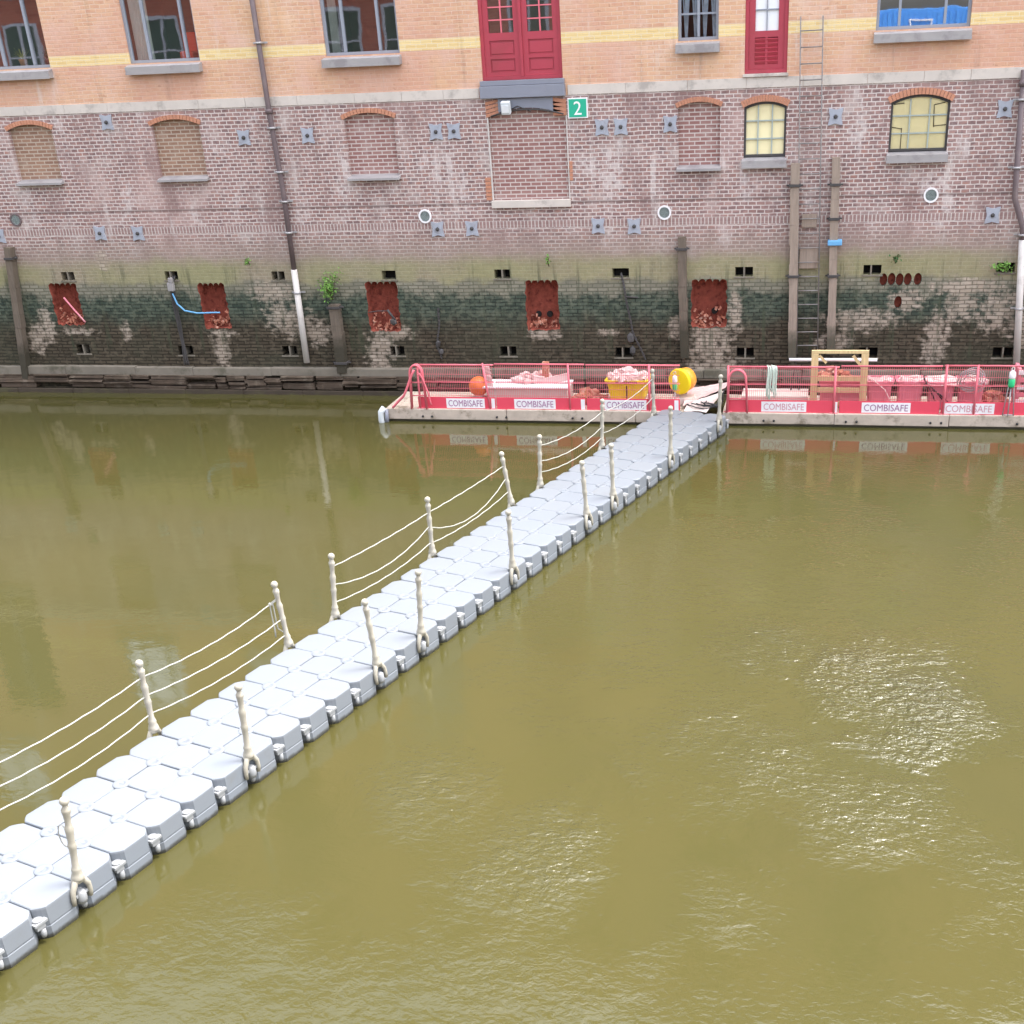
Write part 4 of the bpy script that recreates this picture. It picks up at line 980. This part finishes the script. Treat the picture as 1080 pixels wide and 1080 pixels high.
for k, (a, b) in enumerate([((2.1, .98), (2.36, .52)), ((2.2, .86), (2.5, .55)), ((2.28, .75), (2.62, .5)), ((2.08, 1.05), (2.2, .7))]): g.tube([(a[0], -2.24, a[1]), ((a[0]+b[0])/2, -2.26, (a[1]+b[1])/2+.03), (b[0], -2.25, b[1])], .016, 6)
tag(g.build('straps', M['black']), 'black straps hanging down the third pink tub', 'straps')
g = MB(); rnd = random.Random(4)
for k in range(9):
    r = rnd.uniform(.17, .27); c = Vector((3.06+rnd.uniform(-.05, .05), -2.28+rnd.uniform(-.05, .03), .96+rnd.uniform(-.06, .06))); e = rnd.uniform(.75, 1.0); ph = rnd.random()*.6
    g.tube([c+Vector((r*math.cos(a), .05*math.sin(2*a+ph), r*e*math.sin(a+ph*.3))) for a in [2*math.pi*i/28 for i in range(29)]], .008, 5)
tag(g.build('wire_coil', M['galv']), 'tangled coil of grey wire in front of the rightmost pink tub', 'wire coil')
g = MB(); g.tube(wob([(1.02, -2.2, .98), (1.3, -2.24, .75), (1.5, -2.24, .42)], 8, .03, 12), .012, 6); tag(g.build('rope', M['cloth']), 'thin pale rope hanging over the pink tub by the pallet', 'rope')
# amber float with a signal lamp
t = empty('marker_float', (-3.0, -1.9, T0), label='amber barrel shaped float with a yellow rim left of the walkway end', cat='float')
rot = Matrix.Rotation(R(62), 3, 'Z') @ Matrix.Rotation(R(90), 3, 'Y')
g = MB(); g.lathe([(.26, -.18), (.29, -.15), (.29, -.11), (.25, -.09)], 24, (-3.05, -1.85, .82), rot); g.build('rim', M['tub_yellow'], t)
g = MB(); g.lathe([(.22, -.08), (.26, .02), (.25, .16), (.17, .26), (.07, .29)], 24, (-3.05, -1.85, .82), rot); g.build('barrel', M['amber'], t)
g = MB(); g.box((-3.05, -1.85, .38), (.5, .35, .16), bev=.02); g.build('cradle', M['beige'], t)
def lamp(x, y, z, h, label, k=1.0, legs=True):
    t = empty('warning_lamp', (x, y, z), label=label, cat='warning lamp')
    g = MB(); g.lathe([(.055*k, 0), (.06*k, .03), (.06*k, .15), (.05*k, .17)], 14, (x, y, z+h)); g.build('green_lens', M['green'], t)
    g = MB(); g.lathe([(.05*k, .17), (.06*k, .2), (.055*k, .30), (.02*k, .34)], 14, (x, y, z+h)); g.build('clear_cap', M['white'], t)
    g = MB(); g.tube([(x, y, z), (x, y, z+h-.03)], .014, 6)
    if legs:
        for s in (-1, 1): g.tube([(x+s*.11, y-.02, z+.02), (x+s*.02, y, z+h+.38)], .011, 6)
        g.tube([(x-.12, y, z+.03), (x+.12, y, z+.03)], .015, 6)
    g.build('stand', M['galv'], t)
    g = MB(); g.tube([(x+.03*math.cos(a), y, z+h+.36+.05*math.sin(a)) for a in [math.pi*i/10 for i in range(11)]], .01, 5); g.build('handle', M['beige'], t)
lamp(-3.18, -2.32, T0, .42, 'green and white warning lamp in front of the amber float', .9, False)
lamp(3.82, -2.58, T0, .62, 'green and white warning lamp on a thin stand at the far right', 1.15)
# rope hank
g = MB()
for k in range(9):
    xx = -1.18+.022*k; d = random.uniform(.45, .7); g.tube(wob([(xx, YM+.06, 1.24-d*.8), (xx, YM+.02, 1.30), (xx+.02, YM-.07, 1.28), (xx+random.uniform(-.03, .04), YM-.075, 1.28-d)], 6, .03, k), .014, 6)
tag(g.build('rope_hank', M['ropegreen']), 'hank of pale green rope hung over the barrier rail', 'rope')
# pallet
t = empty('pine_pallet', (.33, -2.2, T0), label='new pine pallet frame standing on end on the right pontoon', cat='pallet')
for xa in (-.26, .78): g = MB(); g.span(xa, xa+.15, -2.32, -2.22, T0, 1.52, bev=.006); g.build('upright', M['pine'], t)
for z in (.44, .74, .99, 1.44): g = MB(); g.span(-.105 if z < 1.4 else -.26, .775 if z < 1.4 else .93, -2.315, -2.24, z-.05 if z < 1.4 else 1.525, z+.05 if z < 1.4 else 1.59, bev=.005); g.build('rail', M['pine'], t)
g = MB(); g.box((.70, -2.28, 1.36), (.30, .04, .06), Matrix.Rotation(.9, 3, 'Y')); g.box((-.02, -2.28, 1.40), (.22, .04, .05), Matrix.Rotation(.8, 3, 'Y')); g.build('brace', M['pine'], t)
g = MB(); g.tube([(-.75, -1.5, 1.20), (1.14, -1.5, 1.20)], .034, 12); tag(g.build('white_pipe', M['white']), 'white pipe lying level behind the pine pallet', 'pipe')
for xx, e in ((-.6, 'left'), (1.0, 'right')):
    g = MB(); g.tube([(xx-.12, -1.5, T0), (xx, -1.5, 1.16), (xx+.12, -1.5, T0)], .02, 6)
    tag(g.build('trestle', M['iron']), 'dark trestle holding up the %s end of the white pipe' % e, 'trestle', 'trestles under the white pipe')
t = empty('tool_crate', (.35, -1.8, T0), label='red crate on the deck behind the pine pallet', cat='crate')
g = MB(); g.span(-.05, .82, -2.05, -1.6, T0, .82, bev=.02); g.build('body', M['tub_pink'], t)
g = MB(); g.span(-.08, .85, -2.08, -1.57, .822, .88, bev=.015); g.build('lid', M['pinkred'], t)
tag(heap((.25, -1.75, .88), .35, 40, 31, .05, .12, .6).build('rubble_heap', M['rubblered']), 'dark rubble on the red crate behind the pallet', 'rubble')
g = MB(); g.span(-1.75, -.3, -2.0, -1.35, T0, .52, bev=.02); tag(g.build('timber_block', M['beige']), 'long pale timber slab on the deck under the rope hank', 'timber')
g = MB()
for k in range(5): g.tube(wob([(-1.75, -2.2+.05*k, T0+.05+.03*(k % 3)), (-1.4, -2.2, T0+.14), (-1.05, -2.18, T0+.06+.03*(k % 2))], 6, .05, k), .02, 6)
tag(g.build('cable_heap', M['pinkred']), 'small heap of reddish cable on the deck below the rope hank', 'cable')
g = MB(); g.ball((-.43, -2.42, T0+.08), .06, 1, (1, 1, 1.2), .4, 3); g.box((-.36, -2.42, T0+.05), (.16, .08, .09), jit=.02); tag(g.build('mooring_cleat', M['iron']), 'small dark cleat at the edge of the right pontoon', 'cleat')
t = empty('striped_pallet', (4.35, -2.0, T0), label='pink and white slatted crate at the far right of the pontoon', cat='crate')
for i in range(6): g = MB(); g.span(3.98, 5.2, -2.28, -2.24, T0+.02+i*.155, T0+.11+i*.155); g.build('slat', M['white'] if i % 2 else M['tub_pink'], t)
g = MB(); g.span(3.98, 4.05, -2.238, -1.7, T0, 1.2); g.span(5.1, 5.2, -2.238, -1.7, T0, 1.2); g.build('side', M['tub_pink'], t)
tag(heap((3.6, -1.7, T0), .3, 45, 44, .06, .16, 1.1).build('rubble_heap', M['rubblered']), 'rubble on the deck between the wire coil and the striped crate', 'rubble')
# tarps and black cables in the gap
def sheet(name, A, B, C, D, mat, label, cat, n=8, sag=.06, seed=0):
    g = MB(); A, B, C, D = map(Vector, (A, B, C, D))
    def P(i, j):
        u, v = i/n, j/n; p = A.lerp(B, u).lerp(D.lerp(C, u), v); p.z -= sag*math.sin(math.pi*u)*math.sin(math.pi*v); p.z += .035*mn.noise(p*4+Vector((seed, 0, 0))); return p
    for i in range(n):
        for j in range(n): g.quad(P(i, j), P(i+1, j), P(i+1, j+1), P(i, j+1))
    o = g.build(name, mat); md = o.modifiers.new('thickness', 'SOLIDIFY'); md.thickness = .008
    return tag(o, label, cat)
sheet('tarp', (-3.0, -2.4, .40), (-2.12, -1.7, .62), (-2.05, -1.2, .62), (-3.0, -1.2, .45), M['cloth'], 'pinkish tarp bridging the gap between the two pontoons', 'tarp')
sheet('tarp', (-2.95, -2.62, .34), (-2.45, -2.75, .34), (-2.15, -1.9, .60), (-2.9, -2.3, .42), M['tarp'], 'pale dusty tarp folded down at the walkway end', 'tarp', seed=4)
g = MB()
for k in range(6): g.tube(wob([(-2.9+.1*k, -2.35+.03*k, .44), (-2.5, -2.55, .40+.02*k), (-2.25+.02*k, -2.6, .45), (-2.1, -2.35-.03*k, .75-.05*k)], 7, .06, k*2), .013, 6)
tag(g.build('cable_tangle', M['black']), 'tangle of black cables where the walkway meets the pontoons', 'cables')
t = empty('corner_fender', (-9.88, -2.6, .1), label='pale blue rubber fender on the left corner of the left pontoon', cat='fender')
g = MB(); g.tube([(-9.84, -2.62, .34), (-9.92, -2.66, .24), (-9.93, -2.66, .05), (-9.9, -2.64, -.1)], .07, 9); g.build('body', M['lampgrey'], t)
g = MB(); g.tube([(-9.80, -2.60, .30), (-9.80, -2.64, .1), (-9.82, -2.6, -.05)], .05, 8); g.build('dark_pad', M['lead'], t)

# ------------------------------------------------------------------ floating walkway
PHI = R(73.09); DU = Vector((math.cos(PHI), math.sin(PHI), 0)); DN = Vector((-DU.y, DU.x, 0)); DO = Vector((-7.20, -20.24, 0)); ZD = .377
def dock(k, lat, z=ZD): return DO+DU*(.5*k)+DN*lat+Vector((0, 0, z))
K0, K1 = -7, 36
FW = empty('floating_walkway', DO, PHI, label='long floating walkway of pale blue grey plastic cubes crossing the water', cat='floating dock')
def cube_bm(g, ox=0.0, oy=0.0, tilt=None):
    def ring(inset, z, ch):
        h = .25-inset; P = []
        for sx, sy, flip in ((1, 1, 0), (-1, 1, 1), (-1, -1, 0), (1, -1, 1)):
            a = [(sx*h, sy*(h-ch)), (sx*(h-ch*.29), sy*(h-ch*.62)), (sx*(h-ch*.62), sy*(h-ch*.29)), (sx*(h-ch), sy*h)]
            P += a[::-1] if flip else a
        vs = []
        for x, y in P:
            p = Vector((x, y, z))
            if tilt is not None: p = tilt @ p
            vs.append(g.b.verts.new(p+Vector((ox, oy, 0))))
        return vs
    prof = [(.06, -.14, .07), (.03, -.10, .08), (.004, .02, .095), (.004, .135, .095), (.009, .143, .095), (.009, .153, .095), (.004, .161, .095), (.004, ZD-.03, .095), (.006, ZD-.010, .097), (.014, ZD-.001, .098), (.05, ZD+.001, .09)]
    rings = [ring(*p) for p in prof]
    for A, B in zip(rings, rings[1:]):
        for k in range(16): g.b.faces.new((A[k], A[(k+1) % 16], B[(k+1) % 16], B[k]))
    g.b.faces.new(rings[0][::-1]); g.b.faces.new(rings[-1])
random.seed(21)
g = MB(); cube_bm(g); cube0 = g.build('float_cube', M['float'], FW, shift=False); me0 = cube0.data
order = sorted([(k, r) for k in range(K0, K1) for r in range(3)], key=lambda q: (q[0], q[1]))
vis = [q for q in order if not (q[0] < -4 or (q[0] < -3 and q[1] < 2) or (q[0] < -1 and q[1] == 0))]
near = vis[:99]; rest = [q for q in order if q not in near]
first = True
for k, r in near:
    o = cube0 if first else bpy.data.objects.new('float_cube', me0)
    if not first: col.objects.link(o); o.parent = FW
    first = False
    o.location = (.5*k+.25, .5*r+.25, random.uniform(-.005, .005)); o.rotation_euler = (random.gauss(0, .007), random.gauss(0, .007), random.choice((0, math.pi)))
g = MB()
for k, r in rest: cube_bm(g, .5*k+.25, .5*r+.25, Matrix.Rotation(random.gauss(0, .007), 3, 'X') @ Matrix.Rotation(random.gauss(0, .007), 3, 'Y'))
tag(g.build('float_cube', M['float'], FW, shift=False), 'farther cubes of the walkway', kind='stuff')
g = MB(); g.lathe([(.09, ZD-.05), (.098, ZD-.018), (.098, ZD-.002), (.090, ZD+.008), (.045, ZD+.008), (.04, ZD+.001), (.02, ZD+.001)], 20); g.span(-.03, .03, -.006, .006, ZD-.002, ZD+.004)
pin0 = g.build('coupling_pin', M['float'], FW, shift=False); pm = pin0.data; first = True
for k in range(-5, K1):
    for r in (1, 2):
        o = pin0 if first else bpy.data.objects.new('coupling_pin', pm)
        if not first: col.objects.link(o); o.parent = FW
        first = False; o.location = (.5*k, .5*r, random.uniform(-.004, .004)); o.rotation_euler = (0, 0, random.random()*3.1)
def edge_coupler():
    g = MB()
    g.span(-.075, .075, -.022, .11, .228, .262, bev=.006)
    g.span(-.055, .045, -.012, .10, .175, .225, bev=.006)
    g.lathe([(.024, .07), (.03, .10), (.03, .17)], 10, (.012, .012, 0)); g.lathe([(.05, .263), (.054, .272), (.04, .280)], 12, (0, .035, 0))
    return g
ec = edge_coupler().build('edge_coupler', M['coupler'], FW, shift=False); em = ec.data; first = True
for k in range(-5, K1+1):
    for r in (0, 3):
        o = ec if first else bpy.data.objects.new('edge_coupler', em)
        if not first: col.objects.link(o); o.parent = FW
        first = False; o.location = (.5*k, .5*r, 0); o.rotation_euler = (0, 0, 0 if r == 0 else math.pi)
# guard posts
def make_post():
    t = empty('guard_post', (0, 0, 0))
    prof = [(.062, .10), (.066, .13), (.058, .16), (.045, .20), (.05, .225), (.045, .245), (.036, .27), (.033, .38), (.038, .47), (.045, .50), (.038, .53), (.034, .55), (.040, .66), (.045, .70), (.036, .73), (.030, .76), (.036, .86), (.045, .90), (.045, .925), (.034, .94), (.028, .965), (.024, .975)]
    g = MB(); g.lathe(prof, 16); g.build('shaft', M['post'], t, shift=False)
    g = MB(); g.ball((0, 0, 1.015), .048, 3); g.build('ball_cap', M['post'], t, shift=False)
    g = MB()
    for s in (-1, 1):
        g.tube([(0, -.0, .13), (s*.05, -.012, .09), (s*.095, -.02, .01), (s*.105, -.022, -.07), (s*.10, -.022, -.14)], .036, 8, .022)
    g.ball((0, .0, .105), .075, 2, (1, .8, .6)); g.build('fork_foot', M['post'], t, shift=False)
    g = MB(); g.lathe([(.05, -.16), (.055, -.12), (.05, -.04), (.03, -.02)], 10, (0, -.01, 0)); g.build('locking_pin', M['coupler'], t, shift=False)
    return t
post0 = make_post(); used = False; POST = {}
LP = {1: (0, 0), 6: (.01, .0), 11: (-.05, -.03), 13: (.06, .03), 18: (.01, 0), 23: (-.11, -.03), 25: (.04, .01), 30: (.04, .01), 35: (-.02, .0)}
RP = {1: (.06, .05), 6: (.03, .02), 11: (-.05, -.02), 13: (.05, .02), 18: (.0, -.02), 23: (-.05, -.01), 25: (-.01, 0), 30: (.01, 0), 35: (.03, .0)}
LL = {1: 'white guard post on the left edge of the walkway, nearest the foot of the photo', 6: 'white guard post on the left edge, lowest one with three ropes reaching past it', 11: 'white guard post on the left edge with the ropes knotted down to its foot', 13: 'white guard post just beyond the gap in the ropes, third on the left edge',
      18: 'white guard post on the left edge midway, a slack rope curving off it', 23: 'white guard post on the left edge leaning left at the end of the slack rope', 25: 'white guard post on the left edge just past the leaning one', 30: 'white guard post on the left edge, last but one before the red barrier', 35: 'white guard post on the left edge against the red barrier'}
RL = {1: 'white guard post on the right edge, nearest the viewer', 6: 'white guard post on the right edge, second from the near end', 11: 'white guard post on the right edge, nearer one of the middle pair', 13: 'white guard post on the right edge, farther one of the middle pair', 18: 'lone white guard post on the right edge, halfway along the walkway',
      23: 'white guard post on the right edge, nearer one of the far pair', 25: 'white guard post on the right edge, farther one of the far pair', 30: 'white guard post on the right edge, last but one before the pontoons', 35: 'white guard post on the right edge at the pontoon end of the walkway'}
for side, tbl, lb in (('L', LP, LL), ('R', RP, RL)):
    for k, (dx, dy) in tbl.items():
        if side == 'L' and k == 1: k_, = (1,)
        o = copy_tree(post0) if used else post0; used = True
        base = dock(k, 1.50 if side == 'L' else .0, .312); d = Vector((dx, dy, .95))
        q = d.normalized().to_track_quat('Z', 'Y')
        o.rotation_mode = 'QUATERNION'; o.rotation_quaternion = Vector((0, 0, 1)).rotation_difference(d.normalized()) @ Matrix.Rotation(PHI+(math.pi if side == 'L' else 0), 3, 'Z').to_quaternion()
        o.location = base; tag(o, lb[k], 'post', 'white guard posts along the walkway'); POST[(side, k)] = (base, d.normalized())
def on(k, h):
    b, d = POST[('L', k)]; return b+d*h
def rope(a, b, sag, label, name='guard_rope', pre=(), post=(), r=.0085):
    n = 22; pts = [Vector(p) for p in pre]
    for i in range(n+1):
        u = i/n; p = a.lerp(b, u); p.z -= 4*sag*u*(1-u); p += Vector((0, 0, .004*math.sin(i*1.9))); pts.append(p)
    pts += [Vector(p) for p in post]
    g = MB(); g.tube(pts, r, 6)
    for q in (a, b): g.ball(q, .020, 1, (1, 1, 1))
    tag(g.build(name, M['rope']), label, 'rope', 'white ropes between the guard posts')
H = (.85, .60, .35); W = ('top', 'middle', 'bottom')
for h, wd, s in zip(H, W, (.07, .09, .11)):
    rope(on(1, h), on(6, h-.02), s, '%s rope of the three left of the nearest left guard post with ropes' % wd)
for h, wd, s, e in zip(H, W, (.08, .08, .09), (.74, .50, .26)):
    rope(on(6, h-.02), on(11, e)+Vector((-.10, -.06, 0)) if wd == 'top' else on(11, e), s, '%s rope of the three sagging between the knotted post and the next nearer one' % wd)
for h, wd, s, e in zip((.85, .58, .30), W, (.03, .20, .10), (.80, .58, .30)):
    rope(on(13, h), on(18, e), s, '%s rope of the three beyond the gap, running to the post midway' % wd)
for h, wd, s, e in zip((.80, .55, .28), W, (.02, .28, .08), (.80, .58, .33)):
    rope(on(18, h), on(23, e), s, '%s rope of the three running to the left-leaning guard post' % wd)
for h, wd, s, e in zip((.85, .56, .35), W, (.09, .13, .12), (.80, .50, .28)):
    rope(on(25, h), on(30, e), s, '%s rope of the three ending at the post last but one before the barrier' % wd)
for h, wd, s, e in zip((.80, .36), ('upper', 'lower'), (.10, .10), (.85, .45)):
    rope(on(30, h), on(35, e), s, '%s rope of the two reaching the guard post against the red barrier' % wd)
g = MB(); a = on(11, .74)+Vector((-.10, -.06, 0)); b = on(11, .28)+Vector((-.12, -.08, -.03))
g.tube(wob([on(11, .82), a, b], 6, .02, 3), .010, 6); g.tube(wob([on(11, .80), a+Vector((.03, 0, .02)), b+Vector((.05, .02, .12)), on(11, .26)], 6, .02, 6), .009, 6); g.ball(a, .03, 1)
tag(g.build('rope_tie', M['rope']), 'knotted rope ends tied down beside the second left guard post', 'rope')
# a loose loop on the nearest right post, floating specks
b, d = POST[('R', 1)]
g = MB(); g.tube([b+d*.72+Vector((-.06+.05*math.cos(a), -.03, -.09+.13*math.sin(a))) for a in [2*math.pi*i/16 for i in range(17)]], .006, 5)
tag(g.build('cord_loop', M['rope']), 'thin white cord loop hanging on the nearest right guard post', 'cord')
